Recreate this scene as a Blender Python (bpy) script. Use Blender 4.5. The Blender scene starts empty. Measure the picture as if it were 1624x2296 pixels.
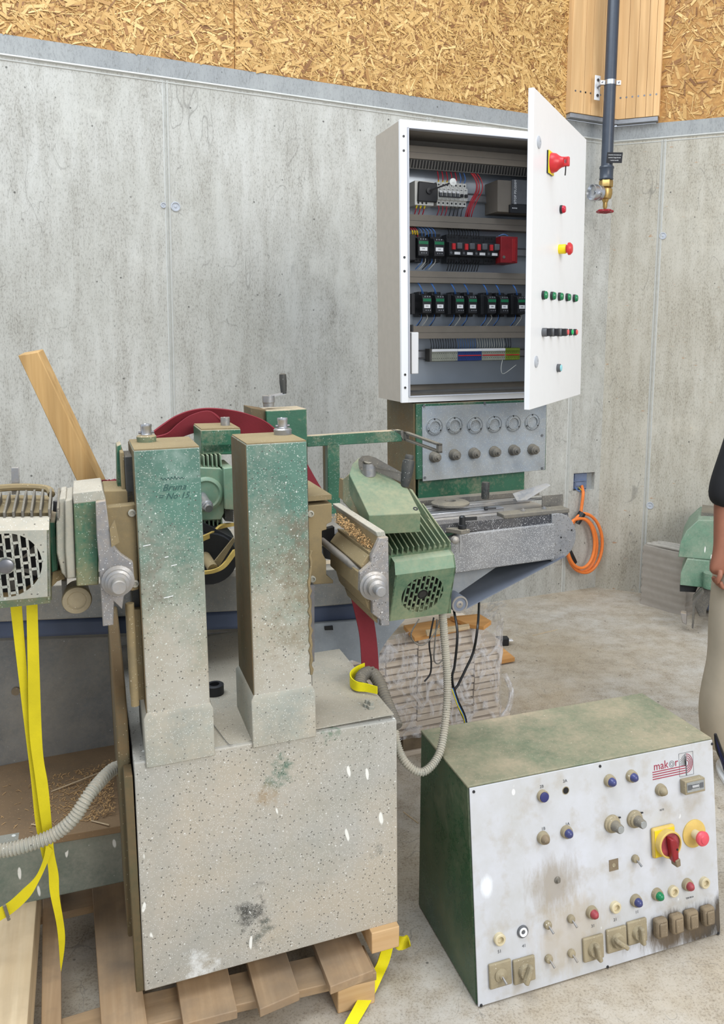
import bpy, math, random
from mathutils import Vector, Matrix
from math import sin, cos, pi, radians as rad
random.seed(7)
S = bpy.context.scene
COL = S.collection

# ---------------------------------------------------------------- camera, world, light, exposure
cam_d = bpy.data.cameras.new('camera'); cam = bpy.data.objects.new('camera', cam_d); COL.objects.link(cam)
cam_d.sensor_fit = 'VERTICAL'; cam_d.sensor_height = 36; cam_d.sensor_width = 25.46
cam_d.lens = 1815/2296*36; cam_d.shift_x = (812-893)/2296; cam_d.shift_y = (1000-1148)/2296
cam_d.clip_start = .05
R0 = Vector((0.9999384, 0.0014070, 0.0110102)); R1 = Vector((-0.0110998, 0.1267503, 0.9918726)); R2 = R0.cross(R1)
cam.matrix_world = Matrix(((R0.x, R1.x, R2.x, 0), (R0.y, R1.y, R2.y, 0), (R0.z, R1.z, R2.z, 1.65), (0, 0, 0, 1)))
S.camera = cam
world = bpy.data.worlds.new('world'); S.world = world; world.use_nodes = True
bg = world.node_tree.nodes['Background']; bg.inputs[0].default_value = (.80, .88, 1, 1); bg.inputs[1].default_value = .86
def area(name, loc, target, sx, sy, power, color):
    l = bpy.data.lights.new(name, 'AREA'); l.shape = 'RECTANGLE'; l.size = sx; l.size_y = sy; l.energy = power; l.color = color
    o = bpy.data.objects.new(name, l); COL.objects.link(o); o.location = loc
    o.rotation_euler = (Vector(target)-Vector(loc)).to_track_quat('-Z', 'Y').to_euler(); return o
area('daylight_gate', (3.6, -2.2, 3.6), (0.2, 2.6, .9), 3.2, 3.0, 250, (1, .97, .92))
area('overhead_fill', (-1.0, 1.6, 6.0), (0.3, 3.2, 0), 5, 3, 300, (.86, .93, 1))  # added overhead fill that brightens the floor, no real fitting
S.view_settings.view_transform = 'Standard'; S.view_settings.look = 'None'
S.view_settings.exposure = 0.0; S.view_settings.gamma = 1; S.view_settings.use_curve_mapping = False

# ---------------------------------------------------------------- helpers
def V(*a): return Vector(a[0] if len(a) == 1 else a)
class MB:
    def __init__(s): s.v = []; s.f = []
    def add(s, vs, fs):
        n = len(s.v); s.v += [tuple(p) for p in vs]; s.f += [tuple(i+n for i in f) for f in fs]; return s
    def box(s, a, b):
        x0, y0, z0 = a; x1, y1, z1 = b
        return s.add([(x0,y0,z0),(x1,y0,z0),(x1,y1,z0),(x0,y1,z0),(x0,y0,z1),(x1,y0,z1),(x1,y1,z1),(x0,y1,z1)],
                     [(0,3,2,1),(4,5,6,7),(0,1,5,4),(1,2,6,5),(2,3,7,6),(3,0,4,7)])
    def obox(s, c, dims, rot=None):
        hx, hy, hz = [d/2 for d in dims]; m = MB().box((-hx,-hy,-hz),(hx,hy,hz))
        R = rot if rot is not None else Matrix.Identity(3)
        return s.add([V(c)+R @ V(p) for p in m.v], m.f)
    def prism(s, pts, vec):
        pts = [V(p) for p in pts]; n = len(pts); vec = V(vec)
        return s.add(pts+[p+vec for p in pts], [tuple(range(n))[::-1], tuple(range(n, 2*n))]+[(i,(i+1)%n,(i+1)%n+n,i+n) for i in range(n)])
    def pxz(s, pts, y0, y1): return s.prism([(x, y0, z) for x, z in pts], (0, y1-y0, 0))
    def pxy(s, pts, z0, z1): return s.prism([(x, y, z0) for x, y in pts], (0, 0, z1-z0))
    def pyz(s, pts, x0, x1): return s.prism([(x0, y, z) for y, z in pts], (x1-x0, 0, 0))
    def lathe(s, o, ax, prof, n=20, cap=True):
        o = V(o); ax = V(ax).normalized(); u = ax.orthogonal().normalized(); w = ax.cross(u); vs = []; fs = []
        for h, r in prof:
            for i in range(n):
                a = 2*pi*i/n; vs.append(o+ax*h+(u*cos(a)+w*sin(a))*r)
        for j in range(len(prof)-1):
            for i in range(n):
                fs.append((j*n+i, j*n+(i+1)%n, (j+1)*n+(i+1)%n, (j+1)*n+i))
        if cap: fs += [tuple(range(n))[::-1], tuple(range((len(prof)-1)*n, len(prof)*n))]
        return s.add(vs, fs)
    def cyl(s, a, b, r, r2=None, n=16):
        a = V(a); b = V(b); L = (b-a).length
        return s.lathe(a, b-a, [(0, r), (L, r if r2 is None else r2)], n)
    def tube(s, pts, r, n=8, closed=False):
        pts = [V(p) for p in pts]; N = len(pts); vs = []; fs = []; u = None
        for i, p in enumerate(pts):
            t = (pts[min(i+1, N-1)]-pts[max(i-1, 0)]).normalized()
            if u is None: u = t.orthogonal().normalized()
            else: u = (u-t*u.dot(t)).normalized()
            w = t.cross(u); rr = r[i] if isinstance(r, (list, tuple)) else r
            for k in range(n): a = 2*pi*k/n; vs.append(p+(u*cos(a)+w*sin(a))*rr)
        for i in range(N-1):
            for k in range(n): fs.append((i*n+k, i*n+(k+1)%n, (i+1)*n+(k+1)%n, (i+1)*n+k))
        fs += [tuple(range(n))[::-1], tuple(range((N-1)*n, N*n))]
        return s.add(vs, fs)
    def ribbon(s, L, Rr, th=.003):
        """strap between two edge polylines, given real thickness"""
        L = [V(p) for p in L]; Rr = [V(p) for p in Rr]; n = len(L); vs = []; fs = []
        for i in range(n):
            t = L[min(i+1, n-1)]-L[max(i-1, 0)]; nn = t.cross(Rr[i]-L[i]).normalized()*th/2
            vs += [L[i]-nn, Rr[i]-nn, Rr[i]+nn, L[i]+nn]
        for i in range(n-1):
            for k in range(4): fs.append((i*4+k, i*4+(k+1)%4, (i+1)*4+(k+1)%4, (i+1)*4+k))
        fs += [(3,2,1,0), tuple((n-1)*4+k for k in range(4))]
        return s.add(vs, fs)
    def sphere(s, c, r, n=14, sc=(1,1,1)):
        vs = []; fs = []; c = V(c)
        for j in range(1, n//2):
            a = pi*j/(n//2)
            for i in range(n): b = 2*pi*i/n; vs.append(c+V(r*sc[0]*sin(a)*cos(b), r*sc[1]*sin(a)*sin(b), r*sc[2]*cos(a)))
        t = len(vs); vs += [c+V(0,0,r*sc[2]), c-V(0,0,r*sc[2])]
        for j in range(n//2-2):
            for i in range(n): fs.append((j*n+i, (j+1)*n+i, (j+1)*n+(i+1)%n, j*n+(i+1)%n))
        for i in range(n): fs.append((t, i, (i+1)%n)); fs.append((t+1, (n//2-2)*n+(i+1)%n, (n//2-2)*n+i))
        return s.add(vs, fs)
def smoothpath(pts, k=6):
    pts = [V(p) for p in pts]; out = []
    for i in range(len(pts)-1):
        p0 = pts[max(i-1,0)]; p1 = pts[i]; p2 = pts[i+1]; p3 = pts[min(i+2, len(pts)-1)]
        for j in range(k):
            t = j/k; out.append(.5*((2*p1)+(p2-p0)*t+(2*p0-5*p1+4*p2-p3)*t*t+(3*p1-p0-3*p2+p3)*t**3))
    out.append(pts[-1]); return out
def corr(pts, r, pitch=.007, amp=.12):
    """radii that make a tube corrugated; returns resampled points and radii"""
    pts = [V(p) for p in pts]; P = []; Rr = []; d = 0; step = pitch/4; acc = 0; k = 0
    for i in range(len(pts)-1):
        a, b = pts[i], pts[i+1]; L = (b-a).length
        while acc < L:
            P.append(a.lerp(b, acc/L)); Rr.append(r*(1+amp*(1 if k % 4 in (0, 1) else -1))); k += 1; acc += step
        acc -= L
    return P, Rr
def obj(name, mb, mat, parent=None, bevel=0, smooth=True, loc=None, label=None, rot=None):
    me = bpy.data.meshes.new(name); vs = mb.v; o = bpy.data.objects.new(name, me)
    if parent is None and loc is None and len(vs):
        xs = [v[0] for v in vs]; ys = [v[1] for v in vs]; zs = [v[2] for v in vs]
        loc = ((min(xs)+max(xs))/2, (min(ys)+max(ys))/2, min(zs)); vs = [(v[0]-loc[0], v[1]-loc[1], v[2]-loc[2]) for v in vs]
    me.from_pydata(vs, [], mb.f); me.update()
    if isinstance(mat, str): mat = MT[mat]
    me.materials.append(mat)
    if smooth: me.shade_smooth(); me.set_sharp_from_angle(angle=.6)
    COL.objects.link(o)
    if parent: o.parent = parent
    if loc: o.location = loc
    if rot: o.rotation_euler = rot
    if bevel:
        b = o.modifiers.new('bevel', 'BEVEL'); b.width = bevel; b.segments = 2; b.limit_method = 'ANGLE'; b.angle_limit = .7
    if label: o['label'] = label
    return o
def empty(name, loc, rot=(0,0,0), parent=None):
    o = bpy.data.objects.new(name, None); COL.objects.link(o); o.location = loc; o.rotation_euler = rot; o.empty_display_size = .1
    if parent: o.parent = parent
    return o
def tag(o, label, cat, group=None, kind=None):
    o['label'] = label; o['category'] = cat
    if group: o['group'] = group
    if kind: o['kind'] = kind
    return o
def struct(o): o['kind'] = 'structure'; return o
def text(name, s, size, mat, parent, loc, rot=(pi/2,0,0), shear=0, sx=1, ext=.0004, align='CENTER'):
    c = bpy.data.curves.new('t', 'FONT'); c.body = s; c.size = size; c.shear = shear; c.extrude = ext; c.align_x = align; c.align_y = 'CENTER'; c.resolution_u = 2
    t = bpy.data.objects.new('t', c); COL.objects.link(t)
    dg = bpy.context.evaluated_depsgraph_get(); me = bpy.data.meshes.new_from_object(t.evaluated_get(dg)); bpy.data.objects.remove(t); bpy.data.curves.remove(c)
    me.materials.clear(); me.materials.append(MT[mat]); o = bpy.data.objects.new(name, me); COL.objects.link(o)
    o.parent = parent; o.location = loc; o.rotation_euler = rot; o.scale = (sx, 1, 1); return o
def dup(o, parent=None, loc=None, rot=None):
    c = o.copy(); COL.objects.link(c)
    if parent: c.parent = parent
    if loc is not None: c.location = loc
    if rot is not None: c.rotation_euler = rot
    for ch in list(o.children): dup(ch, c)
    return c

# ---------------------------------------------------------------- materials
def C(r, g, b):
    f = lambda x: (x/255)/12.92 if x/255 <= .04045 else ((x/255+.055)/1.055)**2.4
    return (f(r), f(g), f(b), 1)
class NT:
    def __init__(s, name):
        s.m = bpy.data.materials.new(name); s.m.use_nodes = True; s.t = s.m.node_tree; s.p = s.t.nodes['Principled BSDF']
        s.co = s.t.nodes.new('ShaderNodeTexCoord').outputs['Object']
    def n(s, k, **kw):
        x = s.t.nodes.new('ShaderNode'+k)
        for a, b in kw.items(): setattr(x, a, b)
        return x
    def l(s, a, b): s.t.links.new(a, b)
    def put(s, sock, v):
        if isinstance(v, bpy.types.NodeSocket): s.l(v, sock)
        elif isinstance(v, (int, float)) and sock.type == 'RGBA': sock.default_value = (v, v, v, 1)
        else: sock.default_value = v
    def map(s, scale=(1,1,1), rot=(0,0,0), co=None, loc=(0,0,0)):
        m = s.n('Mapping'); s.l(co or s.co, m.inputs[0]); m.inputs['Scale'].default_value = scale; m.inputs['Rotation'].default_value = rot; m.inputs['Location'].default_value = loc; return m.outputs[0]
    def noise(s, scale, detail=4, rough=.6, co=None, dist=0):
        x = s.n('TexNoise'); s.l(co or s.co, x.inputs['Vector']); x.inputs['Scale'].default_value = scale; x.inputs['Detail'].default_value = detail
        x.inputs['Roughness'].default_value = rough; x.inputs['Distortion'].default_value = dist; return x.outputs[0]
    def voro(s, scale, co=None, feat='F1', out='Distance'):
        x = s.n('TexVoronoi', feature=feat); s.l(co or s.co, x.inputs['Vector']); x.inputs['Scale'].default_value = scale; return x.outputs[out]
    def rng(s, v, a, b, c=0, d=1):
        x = s.n('MapRange'); s.put(x.inputs[0], v)
        for i, q in enumerate((a, b, c, d)): x.inputs[i+1].default_value = q
        return x.outputs[0]
    def mth(s, op, a, b=0):
        x = s.n('Math', operation=op); s.put(x.inputs[0], a); s.put(x.inputs[1], b); return x.outputs[0]
    def mix(s, fac, a, b, mode='MIX'):
        x = s.n('Mix', data_type='RGBA', blend_type=mode); s.put(x.inputs[0], fac); s.put(x.inputs[6], a); s.put(x.inputs[7], b); return x.outputs[2]
    def xyz(s, i, co=None):
        x = s.n('SeparateXYZ'); s.l(co or s.co, x.inputs[0]); return x.outputs[i]
    def up(s):
        g = s.n('NewGeometry'); x = s.n('SeparateXYZ'); s.l(g.outputs['Normal'], x.inputs[0]); return x.outputs[2]
    def bump(s, h, strength=.3, dist=.002):
        b = s.n('Bump'); b.inputs['Strength'].default_value = strength; b.inputs['Distance'].default_value = dist; s.l(h, b.inputs['Height']); s.l(b.outputs[0], s.p.inputs['Normal'])
    def done(s, col, rough=.6, metal=0, spec=None):
        s.put(s.p.inputs['Base Color'], col); s.put(s.p.inputs['Roughness'], rough); s.put(s.p.inputs['Metallic'], metal)
        if spec is not None: s.p.inputs['Specular IOR Level'].default_value = spec
        return s.m
MT = {}
def plain(name, col, rough=.5, metal=0, var=.12, nscale=30, bump=0, spec=None):
    t = NT(name); n = t.noise(nscale, 3); c = t.mix(t.rng(n, .3, .7), tuple(x*(1-var) for x in col[:3])+(1,), tuple(min(1, x*(1+var)) for x in col[:3])+(1,))
    if bump: t.bump(n, bump)
    MT[name] = t.done(c, rough, metal, spec); return MT[name]
def dusty(name, paint, dust, amount=.35, top=.6, grad=None, speck=((235,235,228), .035), dark=None, rough=.65, metal=0, nscale=5, drips=0, spots=()):
    """painted or bare metal under settled sawdust: noise patches, more on upward faces, optional gradient up a column, overspray specks"""
    t = NT(name); n = t.noise(nscale, 8, .65); fine = t.noise(90, 4, .7)
    m = t.mth('ADD', t.rng(n, .35, .65, -.25, .35), amount); m = t.mth('ADD', m, t.mth('MULTIPLY', t.mth('MAXIMUM', t.up(), 0), top))
    m = t.mth('ADD', m, t.rng(fine, .3, .7, -.16, .16))
    if grad: m = t.mth('ADD', m, t.rng(t.mth('ADD', t.xyz(2), t.rng(t.noise(3.5, 4), .3, .7, -.07, .07)), grad[0], grad[1], grad[2], grad[3]))
    base = t.mix(t.rng(t.noise(11, 5), .3, .7), tuple(x*.8 for x in paint[:3])+(1,), tuple(min(1, x*1.18) for x in paint[:3])+(1,))
    dcol = t.mix(t.rng(t.noise(7, 5), .35, .65), dust, tuple(min(1, x*1.22) for x in dust[:3])+(1,)) if len(dust) == 4 else t.mix(t.rng(t.noise(2.6, 5), .4, .6), dust[0], dust[1])
    mm = t.n('Clamp'); t.l(m, mm.inputs[0]); c = t.mix(mm.outputs[0], base, dcol)
    if dark: c = t.mix(t.mth('MULTIPLY', t.mth('MULTIPLY', t.rng(t.voro(150), .32, .2), t.rng(t.voro(150, out='Color'), 1.12-dark, 1.14-dark)), .8), c, C(74,72,66))
    for (x, z, r, scol, edge) in spots:      # stains with a shape of their own
        dx = t.mth('SUBTRACT', t.xyz(0), x); dz = t.mth('SUBTRACT', t.xyz(2), z)
        d2 = t.mth('SQRT', t.mth('ADD', t.mth('MULTIPLY', dx, dx), t.mth('MULTIPLY', dz, dz)))
        k = t.mth('ADD', d2, t.rng(t.noise(22, 5, .7), .3, .7, -edge*1.5, edge*1.5)); c = t.mix(t.rng(k, r+edge*.7, r-edge*.7, 0, .9 if edge < .04 else .6), c, scol)
    if speck:
        v = t.voro(330); w_ = t.mth('MULTIPLY', t.rng(v, .34, .22), t.rng(t.voro(330, out='Color'), .88-speck[1]*3, .90-speck[1]*3)); c = t.mix(t.mth('MULTIPLY', w_, .7), c, C(*speck[0]))
        v2 = t.voro(70); c = t.mix(t.mth('MULTIPLY', t.mth('MULTIPLY', t.rng(v2, .16, .10), t.rng(t.voro(70, out='Color'), .86-speck[1], .88-speck[1])), .8), c, C(*speck[0]))
    if drips:
        wob = t.n('VectorMath', operation='MULTIPLY_ADD'); nn = t.n('TexNoise'); t.l(t.co, nn.inputs[0]); nn.inputs['Scale'].default_value = 6; t.l(nn.outputs['Color'], wob.inputs[0]); wob.inputs[1].default_value = (.05,.05,.05); t.l(t.co, wob.inputs[2])
        dv = t.voro(26, co=t.map((1, 1, .25), loc=(.3, .1, .7), co=wob.outputs[0])); dm = t.mth('MULTIPLY', t.rng(dv, .13, .10), t.rng(t.noise(14, 2), .60-drips*.08, .63-drips*.08)); c = t.mix(dm, c, C(232,232,225))
    t.bump(fine, .25, .0015)
    MT[name] = t.done(c, t.rng(mm.outputs[0], 0, 1, rough*.6, .9), metal); return MT[name]
def wood(name, c1, c2, axis=1, scale=1, rough=.75, knots=True, dirt=0):
    t = NT(name); sc = [60*scale]*3; sc[axis] = 3*scale
    g = t.noise(1, 5, .6, co=t.map(tuple(sc))); sc2 = [14*scale]*3; sc2[axis] = .9*scale
    g2 = t.noise(1, 3, .5, co=t.map(tuple(sc2)), dist=1.2)
    oi = t.n('ObjectInfo'); c = t.mix(t.rng(g, .3, .7), c1, c2); c = t.mix(t.rng(g2, .42, .6, 0, .45), c, tuple(x*.62 for x in c1[:3])+(1,))
    c = t.mix(t.rng(oi.outputs['Random'], 0, 1, 0, .3), c, c1)
    if dirt: c = t.mix(t.rng(t.noise(5, 6), .45, .7, 0, dirt), c, C(120,105,88))
    t.bump(g, .3, .001); MT[name] = t.done(c, rough); return MT[name]
TAN = C(176,158,132); TAN2 = C(132,116,84); GREY = C(176,176,168)
dusty('green_clean', C(36,90,66), TAN, -.12, .95, speck=((170,190,180), .02))
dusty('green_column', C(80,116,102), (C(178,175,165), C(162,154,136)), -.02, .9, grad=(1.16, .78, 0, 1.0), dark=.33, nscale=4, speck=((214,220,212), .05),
      spots=((.052, .98, .022, C(120,112,98), .07), (.400, .96, .030, C(112,98,78), .08), (.405, .84, .026, C(132,120,98), .08), (.402, 1.06, .012, C(112,102,86), .07), (.125, 1.215, .016, C(140,160,150), .04)))
dusty('green_olive', C(62,104,84), C(150,132,102), .35, .7)
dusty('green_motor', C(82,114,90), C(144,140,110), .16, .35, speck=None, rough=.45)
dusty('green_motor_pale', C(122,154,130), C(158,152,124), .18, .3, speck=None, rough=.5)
dusty('shaded_side', C(66,70,48), C(104,84,56), .55, .4, speck=((190,180,150), .01))  # dirty brown left faces, their shade mixed into the colour
dusty('base_front', C(140,142,132), (C(174,171,163), C(178,169,153)), .80, .1, dark=.36, drips=1.9, nscale=3, speck=((225,225,220), .06),
      spots=((0.336, 0.466, .016, C(44,96,78), .03), (0.255, 0.136, .022, C(58,58,54), .035), (0.302, 0.405, .014, C(156,138,112), .03), (0.134, 0.019, .022, C(222,224,222), .03), (0.466, 0.545, .004, C(70,110,84), .02), (0.283, 0.063, .010, C(86,92,84), .03), (0.577, 0.216, .002, C(100,104,98), .02)))
for i_, q_ in enumerate(()): pass
dusty('dust_tan', C(100,92,70), TAN2, .75, .5, speck=((210,200,175), .02))
dusty('dust_pale', C(134,144,138), C(168,160,144), .5, .5, speck=((225,225,218), .05), dark=.3)
dusty('lower_frame', C(88,104,94), C(146,144,132), .35, .9, drips=2.2, speck=((225,228,225), .03))
dusty('shelf_dust', C(100,84,66), C(132,108,80), .8, .1, speck=((190,165,125), .02))
dusty('body_grey', C(112,114,114), C(150,142,128), .2, .8, speck=((190,192,190), .01), nscale=2.5)
dusty('green_block', C(54,100,76), C(146,130,98), .0, .6, grad=(1.08, .92, 0, 1.0), speck=((190,205,190), .03))
dusty('green_hood', C(100,136,114), C(150,156,138), .15, .3, drips=2.2, speck=((215,222,215), .05))
dusty('hopper', C(132,138,144), C(146,144,138), .1, .5, speck=((170,170,168), .01), nscale=3)
dusty('body_black', C(40,46,48), C(86,80,70), .2, .7, speck=((200,200,198), .02))
dusty('cover_steel', C(112,114,118), C(140,138,136), .3, .5, speck=((238,240,240), .10), dark=.44, rough=.5)
dusty('cover_black', C(52,54,60), C(96,92,88), .1, .8, speck=((235,235,235), .06))
dusty('panel_air', C(140,150,160), C(150,148,140), .3, .2, speck=((225,228,230), .05), dark=.40)
dusty('cast_metal', C(128,132,138), C(160,146,128), .25, .6, dark=.40, rough=.45, metal=.35, speck=((230,230,228), .05))
dusty('steel_dusty', C(150,152,155), C(160,148,130), .15, .3, metal=.6, rough=.35, speck=None)
dusty('console_green', C(34,74,46), C(112,112,90), .12, .9, speck=((150,150,130), .004), nscale=7, rough=.4)
dusty('console_top', C(96,112,88), (C(160,148,122), C(178,160,134)), .38, .1, speck=((205,195,175), .01), nscale=6)
dusty('switch_tan', C(128,118,96), C(150,138,112), .6, .2, speck=((220,215,200), .02), rough=.6)
dusty('boot_brown', C(96,84,68), C(132,116,92), .5, .3, speck=((190,180,160), .03))
dusty('rust_iron', C(92,90,86), C(124,116,100), .2, .5, speck=((190,185,170), .03))
plain('steel', C(190,192,196), .28, .9, .1); plain('steel_dark', C(120,120,124), .35, .8, .15)
plain('black_plastic', C(28,29,31), .45, 0, .2); plain('black_rubber', C(36,37,40), .6); plain('black_deep', C(10,10,11), .7)
plain('blue_black', C(74,86,112), .55, 0, .25, 6); plain('belt', C(104,110,122), .6, 0, .2, 5)
plain('cab_white', C(232,233,234), .35, 0, .01); plain('cab_edge', C(188,190,196), .4, 0, .02); plain('cab_inside', C(172,164,152), .5, 0, .04)
plain('plate_zinc', C(178,186,194), .32, .55, .08, 4); plain('red_relay', C(158,34,38), .3); plain('duct', C(126,118,107), .55, 0, .04); plain('duct_dark', C(84,82,78), .6)
plain('dev_black', C(34,35,38), .45); plain('dev_grey', C(92,94,97), .5); plain('dev_white', C(222,222,216), .45, 0, .03)
plain('dev_green', C(20,112,72), .45); plain('label_white', C(240,240,240), .5, 0, .01); plain('red_plastic', C(200,44,48), .35); plain('red_dark', C(136,28,34), .4)
plain('yellow_plastic', C(240,214,20), .4); plain('green_lens', C(20,120,74), .25); plain('green_button', C(40,190,110), .3); plain('red_lens', C(190,24,52), .2); plain('coral', C(228,96,96), .3)
plain('blue_cap', C(62,66,112), .3, 0, .2, 60); plain('cyan_cap', C(150,215,225), .3); plain('wire_red', C(190,30,48), .4); plain('wire_blue', C(70,120,190), .4); plain('wire_white', C(215,215,205), .4); plain('wire_black', C(24,24,26), .4)
plain('wire_yellow', C(225,205,30), .4); plain('orange', C(236,128,56), .5, 0, .08); plain('strap_edge', C(200,190,0), .7)
plain('brass', C(172,142,86), .35, .75, .25, 25); plain('handwheel', C(148,24,38), .35); plain('pipe', C(58,66,78), .35, 0, .08); plain('ink', C(22,22,26), .7); plain('ink_faint', C(50,84,78), .8); plain('ink_grey', C(120,120,122), .8)
plain('maroon_ink', C(150,44,66), .6); plain('cap_grey', C(176,180,186), .6); plain('seam', C(188,188,182), .85, 0, .06); plain('flashing', C(146,148,152), .5, .3)
plain('yellow_dusty', C(206,176,96), .6, 0, .1); plain('yellow_sat', C(222,196,30), .5); plain('cream', C(205,192,158), .5); plain('navy', C(44,48,104), .45); plain('clear_grey', C(150,152,150), .25); plain('red_dusty', C(150,60,66), .5, 0, .35, 50); plain('pink_red', C(208,78,90), .4)
plain('skin', C(150,98,76), .55, 0, .06); plain('shirt', C(24,24,27), .85, 0, .2, 20); plain('trousers', C(178,166,146), .9, 0, .07, 9, .2); plain('shoe', C(225,226,228), .6); plain('hair', C(50,36,28), .7, 0, .3, 80); plain('eye_white', C(230,228,224), .3); plain('lips', C(150,88,76), .5)
plain('foam', C(160,152,142), .85, 0, .05); plain('foam_edge', C(176,170,160), .85); plain('plastic_blue', C(112,124,150), .4); plain('sawdust', C(196,156,104), .9, 0, .25, 200); plain('terminal_grey', C(150,152,138), .5); plain('terminal_blue', C(34,58,118), .5); plain('terminal_green', C(118,138,44), .5)
wood('pine', C(168,138,104), C(186,158,124), 1, 1, dirt=.8); wood('pine_x', C(160,132,98), C(178,150,116), 0, 1, dirt=.8); wood('pine_light', C(204,178,140), C(218,196,160), 1, 1, dirt=.3)
wood('post_wood', C(172,134,80), C(200,164,110), 2, 1); wood('glulam', C(214,170,116), C(232,194,142), 2, .7); wood('plank_end', C(200,184,164), C(232,220,204), 0, 1); wood('ply_orange', C(204,146,82), C(222,168,104), 0, .6); wood('block_wood', C(200,160,110), C(226,194,150), 0, .7)
def strap_mat(name, c):
    t = NT(name); wv = t.n('TexWave', wave_type='BANDS', bands_direction='DIAGONAL'); t.l(t.co, wv.inputs[0]); wv.inputs['Scale'].default_value = 170
    n = t.noise(9, 5); col = t.mix(t.rng(n, .35, .75, 0, .5), c, tuple(x*.55 for x in c[:3])+(1,)); t.bump(wv.outputs['Fac'], .35, .001); MT[name] = t.done(col, .75)
strap_mat('strap_yellow', C(222,206,10)); strap_mat('strap_red', C(128,32,44)); strap_mat('strap_yellow_bright', C(245,232,10))
def concrete(name, c1, c2, c3, streak=1, blot=1, pores=1, rust=False):
    t = NT(name); big = t.noise(.9, 7, .62); mid = t.noise(9, 9, .78, co=t.map((1, 1, .22))); fine = t.noise(150, 6, .8, co=t.map((1, 1, .40)))
    c = t.mix(t.rng(big, .38, .64), c1, c2); c = t.mix(t.rng(mid, .40, .70, 0, .75*streak), c, c3)
    c = t.mix(t.rng(t.mth('ADD', fine, t.rng(mid, .35, .65, -.05, .05)), .50, .68, 0, .8*streak), c, tuple(x*.42 for x in c3[:3])+(1,)); c = t.mix(t.rng(t.noise(2.3, 5, .7), .56, .70, 0, .5*blot), c, tuple(min(1, x*1.32) for x in c1[:3])+(1,))
    pr = t.mth('MULTIPLY', t.rng(t.voro(16), .10, .06), t.rng(t.noise(7, 2), .5, .56)); c = t.mix(t.mth('MULTIPLY', pr, .8*pores), c, C(70,68,64))
    if rust: c = t.mix(t.mth('MULTIPLY', t.rng(t.noise(13, 4, co=t.map((1,1,3))), .66, .72), .6), c, C(168,112,52))
    for sc_, co_ in ((4.2, t.map((1, 1, .35))), (9.5, t.map((1, 1, .5), rot=(.2, .5, .3)))):
        ln = t.mth('ABSOLUTE', t.mth('SUBTRACT', t.noise(sc_, 2, .5, co=co_), .5)); c = t.mix(t.mth('MULTIPLY', t.rng(ln, .0035, .001), t.rng(t.noise(3.1, 3), .50, .58, 0, .45)), c, C(112,110,104))
    t.bump(fine, .3, .002); MT[name] = t.done(c, .88); return t
concrete('concrete', C(182,181,173), C(198,197,191), C(158,154,143)); concrete('concrete_r', C(178,172,158), C(192,188,176), C(158,150,132), rust=True)
concrete('concrete_band', C(146,149,150), C(168,170,168), C(132,134,134), .6, .4)
concrete('floor_conc', C(182,168,146), C(196,192,184), C(160,144,120), 1, .6)
def osb():
    t = NT('osb_chip'); a = t.n('Attribute', attribute_name='tone'); r = t.n('ValToRGB'); t.l(a.outputs['Fac'], r.inputs[0])
    e = r.color_ramp.elements; e[0].position = 0; e[0].color = C(112,72,34); e[1].position = 1; e[1].color = C(228,194,130)
    for p, c in ((.10, C(150,106,58)), (.40, C(192,152,88)), (.75, C(210,172,108))): x = e.new(p); x.color = c
    g = t.noise(120, 3); c = t.mix(t.rng(g, .35, .7, 0, .28), r.outputs[0], C(176,122,60)); MT['osb_chip'] = t.done(c, .6)
    t = NT('osb_base'); c = t.mix(t.rng(t.noise(30, 5), .3, .7), C(150,104,52), C(200,152,86)); MT['osb_base'] = t.done(c, .7)
osb()
def film():
    t = NT('film'); n = t.noise(16, 8, .65, co=t.map((1, 1, .6)), dist=1.5); tr = t.n('BsdfTransparent'); mx = t.n('MixShader'); out = t.t.nodes['Material Output']
    t.bump(n, 1.0, .012); t.done(C(232,232,236), .12); fac = t.rng(n, .46, .64, .10, .75)
    t.l(fac, mx.inputs[0]); t.l(tr.outputs[0], mx.inputs[1]); t.l(t.p.outputs[0], mx.inputs[2]); t.l(mx.outputs[0], out.inputs[0]); MT['film'] = t.m
film()
def console_panel():
    t = NT('console_panel'); n = t.noise(5, 8, .65); c = t.mix(t.rng(n, .35, .68), C(202,204,210), C(186,186,184)); c = t.mix(t.rng(t.noise(14, 6), .52, .7, 0, .55), c, C(168,158,140))
    st = t.noise(9, 7, .75, co=t.map((2, 1, .45)))
    def spot(x, z, rx, rz, col, amt, c, w=.5):
        dx = t.mth('DIVIDE', t.mth('SUBTRACT', t.xyz(0), x), rx); dz = t.mth('DIVIDE', t.mth('SUBTRACT', t.xyz(2), z), rz)
        d = t.mth('SQRT', t.mth('ADD', t.mth('MULTIPLY', dx, dx), t.mth('MULTIPLY', dz, dz))); d = t.mth('ADD', d, t.rng(st, .3, .7, -w, w)); return t.mix(t.rng(d, 1.15, .5, 0, amt), c, col)
    c = spot(0.231, 0.255, .07, .08, C(140,124,98), .6, c); c = spot(0.266, 0.125, .12, .10, C(176,160,132), .5, c)
    c = spot(0.727, 0.044, .16, .07, C(58,50,40), .97, c); c = spot(0.619, 0.051, .16, .05, C(92,78,60), .9, c); c = spot(0.039, 0.297, .018, .03, C(238,242,246), 1, c, .3)
    c = t.mix(t.mth('MULTIPLY', t.rng(t.voro(26, co=t.map((1,1,.6))), .16, .12), t.rng(t.noise(5, 3), .60, .64)), c, C(236,236,234))
    t.bump(t.noise(40, 4), .12, .001); MT['console_panel'] = t.done(c, .5)
console_panel()

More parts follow.
